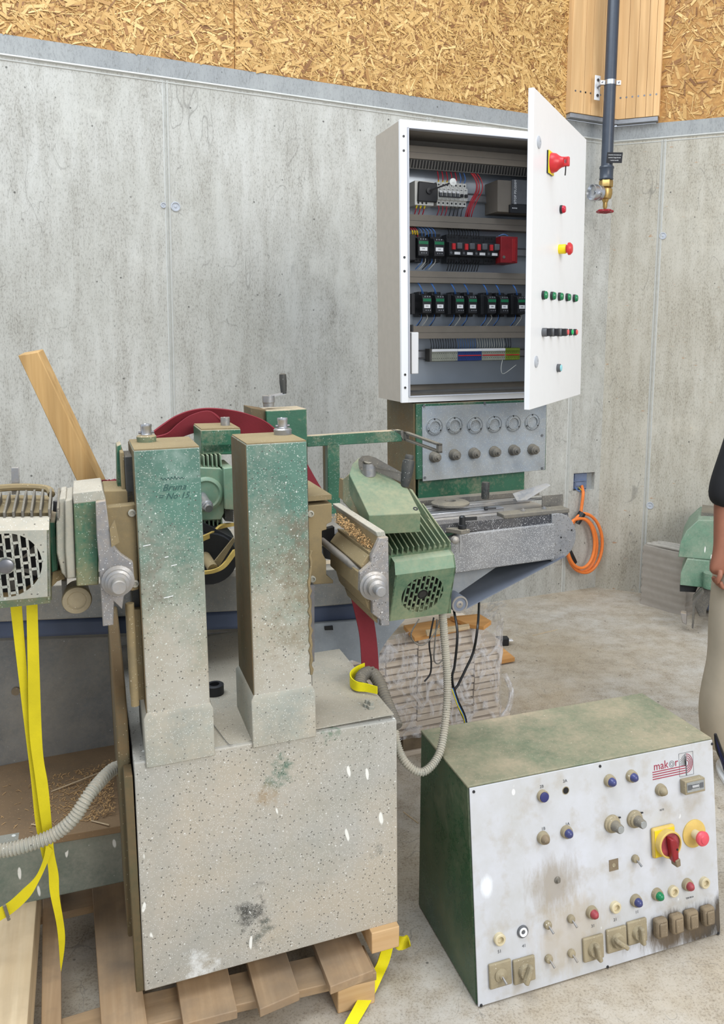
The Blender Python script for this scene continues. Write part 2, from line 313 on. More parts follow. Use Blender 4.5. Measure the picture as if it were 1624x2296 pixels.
# ---------------------------------------------------------------- frames of the room (x along each wall, y into the wall)
B_LOC = (1.363, 5.389, 0); B_ROT = (0, 0, rad(24.786)); R_ROT = (0, 0, rad(-22.912))
floor = struct(obj('floor', MB().box((-5, -3.5, -.12), (6, 9, 0)), 'floor_conc', None, loc=(0,0,0)))
# ---- back wall, with the opening for the junction box
HX0, HX1, HZ0, HZ1 = -.217, -.044, .684, .802
m = MB(); WT = .22
m.box((-6.2, 0, 0), (HX0, WT, 3.03)); m.box((HX1, 0, 0), (.0, WT, 3.03)); m.box((HX0, 0, 0), (HX1, WT, HZ0)); m.box((HX0, 0, HZ1), (HX1, WT, 3.03)); m.box((HX0, .1, HZ0), (HX1, WT, HZ1))
wall_back = struct(obj('wall_back', m, 'concrete', None, loc=B_LOC, rot=B_ROT, smooth=False))
m = MB().box((0, 0, 0), (5.2, WT, 3.03)); wall_right = struct(obj('wall_right', m, 'concrete_r', None, loc=B_LOC, rot=R_ROT, smooth=False))
obj('concrete_band', MB().box((-6.2, -.004, 2.945), (0, .02, 3.031)), 'concrete_band', wall_back, smooth=False, label='darker smooth strip of concrete under the chipboard')
obj('concrete_band', MB().box((0, -.004, 2.945), (5.2, .02, 3.031)), 'concrete_band', wall_right, smooth=False)
def seam(parent, x, z0, z1):
    m = MB(); m.pxy([(x-.016, .001), (x-.010, -.004), (x-.004, .001)], z0, z1); m.pxy([(x-.003, .001), (x, -.007), (x+.003, .001)], z0, z1); m.pxy([(x+.004, .001), (x+.012, -.004), (x+.018, .001)], z0, z1)
    obj('formwork_seam', m, 'seam', parent, smooth=False)
def hseam(parent, x0, x1, z):
    m = MB(); m.pyz([(.001, z-.006), (-.010, z), (-.004, z+.008), (.001, z+.01)], x0, x1); m.pyz([(.001, z-.024), (-.004, z-.020), (.001, z-.014)], x0, x1); obj('formwork_seam', m, 'seam', parent, smooth=False)
for x in (-5.5, -2.80, -1.33, -.268): seam(wall_back, x, 0, 2.93)
hseam(wall_back, -6.2, 0, 2.938); hseam(wall_right, 0, 5.2, 2.938)
for x in (.304, 2.0): seam(wall_right, x, 0, 2.93)
def cap(parent, x, z, r):
    obj('tie_hole_cap', MB().lathe((x, .002, z), (0,-1,0), [(0, r), (.006, r), (.007, r*.8), (.003, r*.72), (.003, r*.3), (.006, r*.2)], 24), 'cap_grey', parent)
cap(wall_back, -2.762, 2.322, .024); cap(wall_back, -2.822, 2.324, .014); cap(wall_right, .327, 2.339, .022); cap(wall_right, .333, .600, .024)
# ---- oriented strand board above the concrete
def osb_panel(parent, x0, x1, z0, z1, n, seed):
    base = obj('strand_board', MB().box((x0, -.002, z0), (x1, .03, z1)), 'osb_base', parent, smooth=False)
    rnd = random.Random(seed); v = []; f = []; tone = []
    for i in range(n):
        L = rnd.choice((.025, .035, .05, .065, .09))*rnd.uniform(.7, 1.3); w = min(L*.4, rnd.choice((.003, .004, .006, .009, .014, .022 if rnd.random() < .5 else .005))*rnd.uniform(.7, 1.3))
        cx = rnd.uniform(x0+.01, x1-.01); cz = rnd.uniform(z0+.01, z1); a = rnd.gauss(0, 1.0) if rnd.random() < .6 else rnd.uniform(0, pi); y = -.0025-rnd.random()*.006
        if cz-abs(sin(a))*L/2 < z0: cz = z0+abs(sin(a))*L/2
        cx = min(max(cx, x0+abs(cos(a))*L/2), x1-abs(cos(a))*L/2)
        ca, sa = cos(a), sin(a); t1 = rnd.uniform(-.0012, .0012); t2 = rnd.uniform(-.0012, .0012); k = rnd.uniform(.7, 1); b = len(v)
        for (px, pz, dy) in ((-L/2, -w/2*k, t1-t2), (L/2*k, -w/2, -t1-t2), (L/2, w/2*k, -t1+t2), (-L/2*k, w/2, t1+t2)):
            v.append((cx+px*ca-pz*sa, y+dy, cz+px*sa+pz*ca))
        f.append((b, b+1, b+2, b+3)); tt = min(1, max(.02, rnd.gauss(.55, .27))) if rnd.random() > .07 else rnd.uniform(0, .15); tone += [tt]*4
    me = bpy.data.meshes.new('wood_strands'); me.from_pydata(v, [], f); me.materials.append(MT['osb_chip'])
    at = me.attributes.new('tone', 'FLOAT', 'POINT'); at.data.foreach_set('value', tone)
    o = bpy.data.objects.new('wood_strands', me); COL.objects.link(o); o.parent = parent; o['kind'] = 'stuff'
PX0 = -0.393; PX1 = 0.273
osb_panel(wall_back, -6.2, -2.45, 3.031, 4.6, 34000, 1); osb_panel(wall_back, -2.447, PX0+.02, 3.031, 4.6, 25000, 2); osb_panel(wall_right, PX1-.02, 5.2, 3.031, 4.6, 14000, 3)
# ---- laminated timber post folded round the corner
def post(parent, x0, x1, cuts, zs, side):
    g = [x0]+cuts+[x1]
    for i in range(len(g)-1):
        obj('lamella', MB().box((g[i]+.0008, -.055, 3.062), (g[i+1]-.0008, .0, 4.6)), 'glulam', parent, bevel=.001)
    obj('flashing_strip', MB().box((x0+.008, -.05, 3.034), (x1-.008, .0, 3.06)), 'flashing', parent, bevel=.001)
    for x in zs: obj('screw_hole', MB().cyl((x, -.056, 3.19), (x, -.050, 3.19), .006, n=8), 'steel_dark' if int(x*1000) % 3 else 'black_deep', parent)
post(wall_back, PX0, -.005, [PX0+.10, PX0+.155, PX0+.24, PX0+.30], [PX0+.035+.038*i for i in range(8)], -1)
post(wall_right, .005, PX1, [.07, .13, .19, .235], [.035+.036*i for i in range(7)], 1)
# ---- junction box in the recess
jb = empty('junction_box', (0, 0, 0)); jb.location = Matrix.LocRotScale(Vector(B_LOC), None, None) @ Vector((0,0,0)); jb.rotation_euler = B_ROT
tag(jb, 'blue-grey junction box sunk in the concrete wall above the orange cable', 'junction box')
m = MB(); m.box((HX0+.004, .02, HZ0+.006), (HX0+.125, .098, HZ0+.112)); obj('box_body', m, 'plastic_blue', jb, bevel=.003)
m = MB(); m.box((HX0+.006, .012, HZ0+.06), (HX0+.12, .02, HZ0+.066)); m.box((HX0+.02, .012, HZ0+.01), (HX0+.026, .02, HZ0+.11)); m.box((HX0+.03, .014, HZ0+.03), (HX0+.1, .02, HZ0+.055)); obj('cover_ribs', m, 'plastic_blue', jb)
obj('mortar_patch', MB().box((HX0+.126, .03, HZ0), (HX1, .099, HZ0+.115)), 'concrete_band', jb)
for i, cl in enumerate(('wire_blue', 'wire_yellow', 'wire_blue')):
    obj('loose_wire', MB().tube(smoothpath([(HX0+.03+i*.03, .02, HZ0+.02), (HX0+.02+i*.03, -.012, HZ0+.012), (HX0+.05+i*.02, -.01, HZ0-.004), (HX0+.07+i*.01, .01, HZ0+.015)]), .0025, 6), cl, jb)
# ---- orange cable, coiled under it
pts = [(-0.132,0.02,0.709), (-0.157,-0.03,0.673), (-0.168,-0.035,0.585), (-0.182,-0.04,0.511)]
cx, cy = 1309, 1219
coil = [(-0.198,-0.04,0.501), (-0.134,-0.041,0.495), (-0.078,-0.043,0.442), (-0.042,-0.044,0.356), (-0.039,-0.045,0.261), (-0.068,-0.046,0.181), (-0.125,-0.048,0.141), (-0.191,-0.049,0.15), (-0.249,-0.05,0.205), (-0.285,-0.051,0.291), (-0.289,-0.052,0.385), (-0.262,-0.054,0.463), (-0.195,-0.055,0.533), (-0.12,-0.056,0.526), (-0.053,-0.058,0.468), (-0.01,-0.059,0.374), (-0.007,-0.06,0.268), (-0.043,-0.061,0.182), (-0.108,-0.062,0.137), (-0.186,-0.064,0.148), (-0.254,-0.065,0.209), (-0.296,-0.066,0.303), (-0.301,-0.068,0.407), (-0.268,-0.069,0.492), (-0.226,-0.07,0.51), (-0.168,-0.071,0.504), (-0.117,-0.073,0.456), (-0.085,-0.074,0.376), (-0.082,-0.075,0.288), (-0.109,-0.076,0.214), (-0.16,-0.078,0.177), (-0.22,-0.079,0.185), (-0.272,-0.08,0.236), (-0.305,-0.081,0.315), (-0.31,-0.083,0.403), (-0.285,-0.084,0.475)]
cb = MB().tube(smoothpath(pts+coil, 5), .0105, 10)
cable = empty('orange_cable', B_LOC, B_ROT); tag(cable, 'thick orange power cable hanging from the wall box in a coil', 'cable')
obj('cable_core', cb, 'orange', cable)
def tape(a, b, r): return MB().cyl(a, b, r, n=12)
obj('black_tape', tape((-0.173,-0.05,0.543), (-0.218,-0.05,0.48), .026), 'black_plastic', cable, label='black tape binding the turns')
obj('black_tape', tape((-0.274,-0.055,0.287), (-0.23,-0.055,0.21), .024), 'black_plastic', cable)
# ---- water pipe with valve
PV = Vector((1.26,5.14,3.057)); px_, py_ = PV.x, PV.y
pipe = empty('drop_pipe', (px_, py_, 1.9)); tag(pipe, 'dark grey plastic drop pipe with brass valve in the wall corner', 'pipe')
def pz(y): return 0
Z = dict(top=4.6, sock1=2.73, sock0=2.653, nut0=2.608, body0=2.539, stem=2.483, wheel=2.467)
Zl = {k: v-1.9 for k, v in Z.items()}
obj('pipe_tube', MB().cyl((0,0,Zl['sock1']), (0,0,Zl['top']), .0355, n=28), 'pipe', pipe)
obj('pipe_socket', MB().lathe((0,0,0), (0,0,1), [(Zl['sock0'], .039), (Zl['sock0']+.006, .044), (Zl['sock0']+.012, .041), (Zl['sock1']-.012, .041), (Zl['sock1']-.006, .045), (Zl['sock1']+.004, .043), (Zl['sock1']+.005, .036)], 28), 'pipe', pipe)
vb = obj('valve_body', MB().lathe((0,0,0), (0,0,1), [(Zl['body0']-.02, .014), (Zl['body0'], .022), (Zl['body0']+.004, .034), (Zl['body0']+.03, .041), (Zl['body0']+.06, .040), (Zl['nut0'], .030), (Zl['nut0']+.002, .038)], 24), 'brass', pipe, label='brass valve body')
obj('hex_nut', MB().lathe((0,0,0), (0,0,1), [(Zl['nut0']+.001, .038), (Zl['nut0']+.004, .042), (Zl['sock0']-.006, .042), (Zl['sock0'], .038)], 6), 'brass', pipe)
obj('valve_stem', MB().lathe((0,0,0), (0,0,1), [(Zl['wheel']-.006, .007), (Zl['stem'], .009), (Zl['stem']+.012, .014), (Zl['body0']-.012, .013), (Zl['body0']-.010, .018), (Zl['body0'], .018)], 12), 'brass', pipe)
hw = MB(); zw = Zl['wheel']; N = 5
rim = [(cos(a)*(.043+.005*cos(N*a)), sin(a)*(.043+.005*cos(N*a)), zw) for a in [2*pi*i/60 for i in range(61)]]
hw.tube(rim, .0075, 8)
for i in range(N): a = 2*pi*i/N; hw.tube([(0,0,zw+.004), (cos(a)*.045, sin(a)*.045, zw)], .006, 6)
hw.cyl((0,0,zw-.006), (0,0,zw+.012), .012, n=12); obj('handwheel', hw, 'handwheel', pipe, label='red handwheel')
hc = V(-.9, -.43, -.02).normalized(); o0 = V(0,0,Zl['body0']+.035)
cp = obj('hose_coupling', MB().lathe(o0+hc*.02, hc, [(0, .026), (.02, .030), (.022, .047), (.045, .047), (.047, .043), (.06, .043), (.062, .049), (.088, .049), (.09, .044), (.07, .038), (.066, .012), (.075, .010)], 26), 'steel', pipe, label='aluminium hose coupling')
m = MB()
for i in range(3):
    a = 2*pi*i/3+.5; u = hc.orthogonal().normalized(); w_ = hc.cross(u); q0 = o0+hc*.065+(u*cos(a)+w_*sin(a))*.046; m.cyl(q0, q0+hc*.02+(u*cos(a+.5)+w_*sin(a+.5))*.008, .007, n=8)
obj('coupling_lug', m, 'steel', pipe)
zs = 3.222-1.9
m = MB().lathe((0,0,zs-.014), (0,0,1), [(0, .038), (.028, .038)], 28); m.box((.036, -.012, zs-.012), (.062, .012, zs+.012)); m.box((-.062, -.012, zs-.012), (-.036, .012, zs+.012))
obj('pipe_clamp', m, 'steel', pipe, label='zinc pipe clamp'); obj('clamp_screw', MB().cyl((.05,-.02,zs), (.05,.02,zs), .005, n=8).cyl((-.05,-.02,zs), (-.05,.02,zs), .005, n=8), 'steel_dark', pipe)
bp = (1.197,5.2,3.211); bp = V(bp)-V(px_, py_, 1.9)
obj('clamp_arm', MB().cyl((-.05, 0, zs-.005), bp, .006, n=8), 'steel_dark', pipe)
bm_ = MB().obox((0,0,0), (.042, .005, .145)); bo = obj('bracket_plate', bm_, 'cab_white', pipe, bevel=.006, loc=bp, rot=B_ROT)
for dz in (.045, -.045): obj('bracket_screw', MB().cyl((0,-.007,dz), (0,-.002,dz), .009, n=10), 'steel_dark', bo)
sg = obj('sign_plate', MB().obox((0,0,0), (.092, .003, .062)), 'ink', pipe, loc=(.034, -.045, 2.777-1.9), rot=(0, rad(3), rad(-14)), label='small black sign with three lines of white print')
for i, s_ in enumerate(('L\'ouverture de la vanne est', 'soumise à l\'usage alimenté', '1 service incendie')): text('sign_print', s_, .0088, 'label_white', sg, (0, -.002, .016-.016*i), sx=.78)
# ---- folded foam pad by the right wall
fb = [(1.563,5.056,0),(1.752,4.837,0)]; A_ = V(fb[0]); D_ = (V(fb[1])-A_); L_ = D_.length*1.15; D_.normalize(); Nn = V(-D_.y, D_.x, 0)
zt = 0.385
bag = empty('foam_mat', A_); tag(bag, 'thick grey folded foam mat standing upright against the right wall', 'mat')
prof = [(0, .03), (.02, .0), (.30, -.01), (.44, .0), (.45, .05), (.45, .12), (.43, .17), (.25, .19), (.03, .18), (0, .15)]
rings = []; nz = 26; m = MB(); rnd = random.Random(5)
P0 = [D_*(u*L_/.45)+Nn*v_ for u, v_ in prof]
dense = []
for i in range(len(P0)): a, b = P0[i], P0[(i+1) % len(P0)]; dense += [a.lerp(b, j/5) for j in range(5)]
nd = len(dense); cen = sum(dense, V(0,0,0))/nd; vs = []; fs = []
for j in range(nz+1):
    z = zt*j/nz
    for i, p_ in enumerate(dense):
        w_ = 1+.022*sin(j*2.1+i*.12)+.012*sin(j*.9+i*.5)+rnd.uniform(-.006, .006); vs.append(cen+(p_-cen)*w_+V(0,0,z))
for j in range(nz):
    for i in range(nd): fs.append((j*nd+i, j*nd+(i+1)%nd, (j+1)*nd+(i+1)%nd, (j+1)*nd+i))
fs += [tuple(range(nd))[::-1], tuple(range(nz*nd, nz*nd+nd))]; m.add(vs, fs); obj('mat_body', m, 'foam', bag)
for k in range(3):
    m = MB().tube(smoothpath([D_*(.02+.01*k)+Nn*(.04+.045*k)+V(0,0,zt+.004), D_*.2+Nn*(.03+.05*k)+V(0,0,zt+.012), D_*.42+Nn*(.05+.04*k)+V(0,0,zt+.002)]), .011, 8); obj('fold', m, 'foam_edge', bag)
# ---- dismantled green machine part behind the person
gm = empty('machine_hood', (1.788,4.663,0)); GM = Vector(gm.location)
tag(gm, 'dusty green sheet metal hood on a small grey stand beside the foam mat', 'machine part')
def gpoly(pts, y0, y1): return MB().prism([(x-GM.x, y0-GM.y, z-GM.z) for x, z in pts], ((y1-y0)*.40, y1-y0, 0))
obj('outlet_collar', gpoly([(1.805,0.671),(1.896,0.661),(1.899,0.612),(1.805,0.622)], 4.72, 4.95), 'rust_iron', gm)
obj('hood_shell', gpoly([(1.744,0.649),(1.961,0.646),(2.016,0.398),(1.639,0.428),(1.65,0.519),(1.68,0.585)], 4.6, 5.0), 'green_hood', gm, bevel=.004)
obj('side_housing', gpoly([(1.685,0.423),(1.817,0.411),(1.817,0.34),(1.791,0.251),(1.652,0.265),(1.653,0.338)], 4.58, 4.9), 'green_hood', gm, bevel=.004)
obj('outlet_cup', MB().cyl(V((1.823,4.55,0.261))-GM, V((1.82,4.55,0.351))-GM, .045, n=16), 'green_hood', gm)
obj('base_block', gpoly([(1.666,0.253),(1.772,0.244),(1.761,0.211),(1.668,0.215)], 4.62, 4.9), 'black_rubber', gm)
m = gpoly([(1.765,0.251),(1.88,0.241),(1.889,0.18),(1.852,0.179),(1.822,0.16),(1.808,0.125),(1.806,0.084),(1.769,0.084),(1.722,0.178),(1.726,0.205)], 4.56, 4.60); obj('stand', m, 'rust_iron', gm, bevel=.003)
m = gpoly([(1.752,0.257),(1.701,0.197),(1.705,0.036),(1.715,0.031),(1.717,0.184),(1.763,0.246)], 4.50, 4.62); obj('stand_leg', m, 'rust_iron', gm)
m = gpoly([(1.986,0.135),(2.096,0.137),(2.109,-0.063),(1.998,-0.059)], 4.6, 4.9); obj('stand_leg', m, 'black_rubber', gm)
obj('casting_foot', gpoly([(1.635,0.126),(1.671,0.121),(1.675,0.052),(1.648,0.067)], 4.5, 4.55), 'cast_metal', gm, bevel=.004)
obj('paint_drip', MB().tube([(1.695,4.575,0.401),(1.708,4.575,0.353),(1.721,4.575,0.305),(1.733,4.575,0.268)], .004, 6), 'label_white', gm); obj('paint_drip', MB().tube([(1.745,4.575,0.327),(1.755,4.575,0.3),(1.759,4.575,0.263)], .004, 6), 'label_white', gm); obj('paint_drip', MB().tube([(1.677,4.595,0.602),(1.673,4.595,0.533),(1.671,4.595,0.438)], .004, 6), 'label_white', gm)
bl = obj('cloth_bundle', MB().sphere((0,0,.07), .09, 16, (1.2, 1, .8)), 'plastic_blue', None, loc=(2.006,4.879,0)); tag(bl, 'pale blue bundle lying under the grey stand of the green hood', 'bundle')

# ================================================================ the sanding machine
MROT = (rad(.022), rad(-1.121), rad(21.375))
mach = empty('sanding_machine', (-.576, 1.687, .16), MROT)
tag(mach, 'big green woodworking machine caked in sawdust, strapped on a wooden pallet in the foreground', 'machine')
# ---- base and columns
obj('base', MB().pxz([(.006,0),(.633,-.006),(.634,.545),(.36,.553),(.010,.560)], 0, .80), 'base_front', mach, bevel=.003)
obj('base_top_dust', MB().box((.16, .012, .5535), (.63, .79, .557)), 'dust_pale', mach, smooth=False)
obj('side_plate', MB().pyz([(.06, .10), (.06, .60), (.10, .70), (.30, .76), (.50, .78), (.60, .74), (.60, .10)], -.022, .004), 'shaded_side', mach, bevel=.004)
obj('side_strip', MB().box((-.012, .004, .0), (.006, .06, .53)), 'shaded_side', mach, bevel=.002)
def column(x0, x1, side):
    m = MB().box((x0, .0, .555), (x1, .19, 1.2565)); c = obj('column', m, 'green_column', mach, bevel=.0025)
    obj('column_top', MB().box((x0+.001, .001, 1.2565), (x1-.001, .189, 1.259)), 'dust_tan', c)
    obj('shaded_side', MB().box((x0-.0015, .002, .56), (x0, .188, 1.255)), 'shaded_side', c, smooth=False)
    m = MB(); e = .007
    m.add([(x0-.008,-.006,.545),(x1+.006,-.006,.545),(x1+.006,.20,.545),(x0-.008,.20,.545),(x0-.008,-.006,.66),(x1+.006,-.006,.66),(x1+.006,.20,.66),(x0-.008,.20,.66),(x0,0,.672),(x1,0,.672),(x1,.19,.672),(x0,.19,.672)],
      [(3,2,1,0),(0,1,5,4),(1,2,6,5),(2,3,7,6),(3,0,4,7),(4,5,9,8),(5,6,10,9),(6,7,11,10),(7,4,8,11),(8,9,10,11)])
    obj('column_foot', m, 'dust_pale', mach, bevel=.002)
    return c
c1 = column(.043, .180, -1); c2 = column(.281, .419, 1)
for cx, cy in ((0.079,0.129), (0.395,0.133)):
    obj('spindle_collar', MB().lathe((cx, cy, 1.258), (0,0,1), [(0, .021), (.013, .022), (.016, .019)], 24), 'green_olive' if cx < .3 else 'steel_dusty', mach)
    s_ = obj('spindle_end', MB().lathe((cx, cy, 1.272), (0,0,1), [(0, .012), (.004, .0125), (.005, .0118), (.020, .0120), (.022, .0128), (.027, .0125), (.0275, .008), (.022, .007)], 20), 'steel', mach)
    obj('cross_pin', MB().cyl((cx-.017, cy, 1.280), (cx+.017, cy, 1.280), .003, n=8), 'steel_dark', s_)
# slideways beside the columns
obj('slideway', MB().box((.026, .05, .86), (.043, .15, 1.238)), 'body_black', mach, bevel=.002, label='black slideway left of the first column')
obj('slideway_cover', MB().pxz([(0.013,1.256),(0.023,1.26),(0.02,1.159),(0.01,1.16)], .10, .16), 'green_clean', mach, bevel=.002)
obj('slideway_edge', MB().box((.018, .06, .95), (.026, .17, 1.247)), 'dust_tan', mach, bevel=.002)
obj('slideway', MB().box((.419, .045, .60), (.432, .13, 1.247)), 'body_black', mach, bevel=.002, label='black slideway right of the second column')
obj('slideway_end', MB().pxz([(0.426,0.908),(0.438,0.908),(0.434,0.717),(0.428,0.718)], .03, .045), 'steel_dark', mach)
obj('lower_guide', MB().box((.012, .03, .69), (.043, .09, .90)), 'dust_tan', mach, bevel=.003); obj('guide_rod', MB().cyl((.020, .02, .685), (.020, .02, .92), .009, n=12), 'dust_tan', mach)
obj('weld_bead', MB().tube([(x+.002*sin(i*2.3), -.001, z) for i, (x, z) in enumerate([(.4185+(.004 if z_>.95 else -.001), z_) for z_ in [.70+.012*j for j in range(26)]])], [.003+.0015*(j % 2) for j in range(26)], 6), 'dust_tan', mach)
# handwriting on the first column: three faint scribbled lines
def scrib(mx, y0, w, h, seed, ch):
    r_ = random.Random(seed); P = []
    for i in range(ch*4+1): P.append((mx-w/2+w*i/(ch*4), -.0008, y0+h*(.5 if i % 4 == 1 else -.3 if i % 4 == 3 else 0)*r_.uniform(.3, 1.3)))
    return MB().tube(smoothpath(P, 4), .0006, 4)
text('handwriting', 'Bruna', .021, 'ink_faint', c1, (.122, -.0006, 1.172), shear=.4, ext=.0003); text('handwriting', '= No 15', .019, 'ink_faint', c1, (.120, -.0006, 1.153), shear=.4, ext=.0003)
obj('handwriting', scrib(.120, 1.192, .050, .008, 3, 7), 'ink_faint', c1)
m = MB()
for x_, z_, L_ in ((.10, .93, .020), (.115, 1.0, .012), (.06, 1.05, .016), (.10, 1.02, .008)): m.obox((x_, -.0006, z_), (L_, .0008, .0014), Matrix.Rotation(-.12, 3, 'Y'))
sc_ = obj('paint_scratch', m, 'label_white', c1); sc_['kind'] = 'stuff'
# ---- left carriage and grinding head
LY = -.02
obj('carriage_plate', MB().pxz([(-0.019,1.136),(0.043,1.138),(0.041,0.948),(0.026,0.946),(-0.031,0.978)], .02, .13), 'dust_tan', mach, bevel=.003, label='flat carriage plate covered in yellow dust')
obj('carriage_top', MB().pxz([(-0.02,1.167),(0.042,1.164),(0.043,1.127),(-0.019,1.126)], .05, .18), 'dust_tan', mach, bevel=.003)
for px_i, (x_, z_) in enumerate(((0.034,1.12), (0.033,0.963))): obj('cap_screw', MB().lathe((x_, .02, z_), (0,-1,0), [(0,.008),(.006,.008),(.007,.005),(.003,.004)], 12), 'dust_pale', mach)
lb = obj('slide_bracket', MB().pxz([(-0.038,1.158),(-0.018,1.16),(-0.014,1.1),(-0.005,1.059),(0.006,1.043),(0.029,1.023),(0.03,0.974),(0.007,0.952),(0.002,0.924),(-0.013,0.942),(-0.017,0.892),(-0.038,0.892),(-0.038,0.994),(-0.04,1.089)], -.03, -.012), 'cast_metal', mach, bevel=.002, label='bare cast metal bracket with a stepped outline')
obj('bracket_flange', MB().pxz([(-0.036,1.157),(-0.029,1.156),(-0.029,0.889),(-0.037,0.888)], -.014, .14), 'dust_tan', mach, bevel=.002)
obj('bracket_wedge', MB().pxz([(-0.014,1.101),(-0.003,1.119),(0.004,1.071),(-0.012,1.062)], -.036, -.03), 'dust_tan', mach)
bo_ = (-0.003,-0.03,0.989); obj('adjusting_screw', MB().lathe(bo_, (0,-1,0), [(0,.032),(.008,.033),(.010,.026),(.020,.026),(.022,.021),(.030,.021),(.031,.015),(.058,.015),(.060,.013)], 24), 'steel_dusty', mach)
obj('gear_block', MB().pxz([(-0.081,1.154),(-0.033,1.158),(-0.041,0.974),(-0.085,0.976)], .0, .15), 'green_block', mach, bevel=.003)
obj('block_cap', MB().pxz([(-0.081,1.175),(-0.023,1.178),(-0.017,1.153),(-0.081,1.152)], .0, .16), 'dust_pale', mach, bevel=.002)
obj('flange_ring', MB().pxz([(-0.097,1.159),(-0.082,1.162),(-0.085,0.992),(-0.103,0.991),(-0.103,1.057)], .01, .16), 'dust_pale', mach, bevel=.003)
obj('flange_ring', MB().pxz([(-0.108,1.162),(-0.095,1.164),(-0.103,0.989),(-0.113,1.003),(-0.12,1.047),(-0.117,1.112),(-0.112,1.115)], .02, .16), 'dust_pale', mach, bevel=.003)
obj('flange_screw', MB().cyl((-0.115,0.05,1.13), (-0.113,0.05,1.152), .008, n=10), 'steel_dark', mach)
obj('motor_neck', MB().pxz([(-0.132,1.108),(-0.12,1.107),(-0.121,1.002),(-0.133,0.998)], .05, .18), 'green_clean', mach, bevel=.002)
obj('motor_foot', MB().pxz([(-0.132,0.997),(-0.114,0.999),(-0.108,0.978),(-0.124,0.974),(-0.136,0.962)], .06, .16), 'dust_tan', mach, bevel=.002)
# ---- motors: body with fins, fan cover with a grille of staggered slots
def grille_mesh(cx, cz, R, th, ang=0, y=0, sx=1.0):
    m = MB(); bw = R*.036; pitch = R*.215; ca, sa = cos(ang), sin(ang)
    def bar(x0, z0, x1, z1, w):
        a = V((cx+(x0*ca-z0*sa)*sx, y+th/2, cz+x0*sa+z0*ca)); b = V((cx+(x1*ca-z1*sa)*sx, y+th/2, cz+x1*sa+z1*ca)); d = (b-a); L = d.length; d.normalize(); n = V(-d.z, 0, d.x)*w
        m.prism([a-n-V(0,th/2,0), b-n-V(0,th/2,0), b+n-V(0,th/2,0), a+n-V(0,th/2,0)], (0, th, 0))
    k = int(R/pitch)+1
    for i in range(-k, k+1):
        x = i*pitch
        if abs(x) < R*.99: h = math.sqrt(R*R-x*x); bar(x, -h, x, h, bw)
        xm = x+pitch/2; hh = R*.44
        for j in range(-4, 5):
            z = (j+(.5 if i % 2 else 0))*hh
            if math.hypot(abs(xm)-pitch/2*0, z) < R*.97: bar(max(x, -R), z, min(x+pitch, R), z, bw)
    m.lathe((cx, y, cz), (0,1,0), [(0, R*.26), (th, R*.26)], 20)
    return m
def plate_hole(poly, cx, cz, R, y, th, sx=1.0, n=40):
    """flat plate (poly in xz) with a round opening"""
    vs = []; fs = []
    def hit(dx, dz):
        best = None
        for i in range(len(poly)):
            x1, z1 = poly[i][0]-cx, poly[i][1]-cz; x2, z2 = poly[(i+1) % len(poly)][0]-cx, poly[(i+1) % len(poly)][1]-cz
            ex, ez = x2-x1, z2-z1; den = dx*ez-dz*ex
            if abs(den) < 1e-9: continue
            t = (x1*ez-z1*ex)/den; u = (x1*dz-z1*dx)/den
            if t > 0 and -1e-6 <= u <= 1+1e-6: best = t if best is None else min(best, t)
        return best or R
    angs = sorted([2*pi*i/n for i in range(n)]+[math.atan2(p[1]-cz, p[0]-cx) % (2*pi) for p in poly])
    N = len(angs)
    for yy in (y, y+th):
        for a in angs: dx, dz = cos(a), sin(a); t = hit(dx, dz); vs.append((cx+R*sx*dx, yy, cz+R*dz)); vs.append((cx+dx*t, yy, cz+dz*t))
    for i in range(N):
        j = (i+1) % N; fs += [(2*i, 2*j, 2*j+1, 2*i+1), (2*N+2*i, 2*N+2*i+1, 2*N+2*j+1, 2*N+2*j), (2*i, 2*N+2*i, 2*N+2*j, 2*j), (2*i+1, 2*j+1, 2*N+2*j+1, 2*N+2*i+1)]
    return MB().add(vs, fs)
# left motor (front face y=-.06)
FL = [(-0.288,1.127),(-0.128,1.115),(-0.134,0.979),(-0.296,0.982)]; cxl, czl = -0.209, 1.051
lm = obj('motor_body', MB().pxz([(-0.292,1.152),(-0.13,1.138),(-0.138,0.954),(-0.305,0.966)], .0, .20), 'dust_tan', mach, label='finned motor body of the left head')
fc = obj('fan_cover', plate_hole(FL, cxl, czl, .0645, -.06, .004), 'dust_pale', mach, bevel=0)
obj('cover_top', MB().prism([(-0.288,-0.06,1.127),(-0.128,-0.06,1.115),(-0.127,-0.035,1.134),(-0.29,-0.035,1.145)], (0, .02, .0)), 'dust_pale', fc)
obj('cover_lip', MB().prism([(-0.296,-0.06,0.982),(-0.134,-0.06,0.979),(-0.135,-0.05,0.962),(-0.299,-0.05,0.964)], (0, .02, .0)), 'green_olive', fc)
obj('cover_side', MB().prism([(-0.128,-0.06,1.115),(-0.135,-0.06,0.972),(-0.138,0.09,0.926),(-0.129,0.09,1.119),(-0.127,-0.035,1.134)], (-.004, 0, 0)), 'green_olive', fc)
obj('grille', grille_mesh(cxl, czl, .065, .004, rad(2), -.0605), 'dust_pale', fc)
obj('fan_hub', MB().lathe((cxl, -.062, czl), (0,-1,0), [(0,.0145),(.006,.014),(.008,.010)], 20), 'steel_dark', fc)
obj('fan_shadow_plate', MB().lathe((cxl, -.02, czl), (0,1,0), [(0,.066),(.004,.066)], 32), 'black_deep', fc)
obj('fan_blade', MB().add([p for i in range(7) for p in [V(cxl, -.03, czl)+V(cos(a)*.02, 0, sin(a)*.02) if k == 0 else V(cxl, -.03, czl)+V(cos(a+.25*k)*.062, .006*k, sin(a+.25*k)*.062) for a in [2*pi*i/7] for k in range(3)]], [(3*i, 3*i+1, 3*i+2) for i in range(7)]), 'rust_iron', fc)
top0 = [(-0.232,-0.03,1.144),(-0.127,-0.03,1.136)]
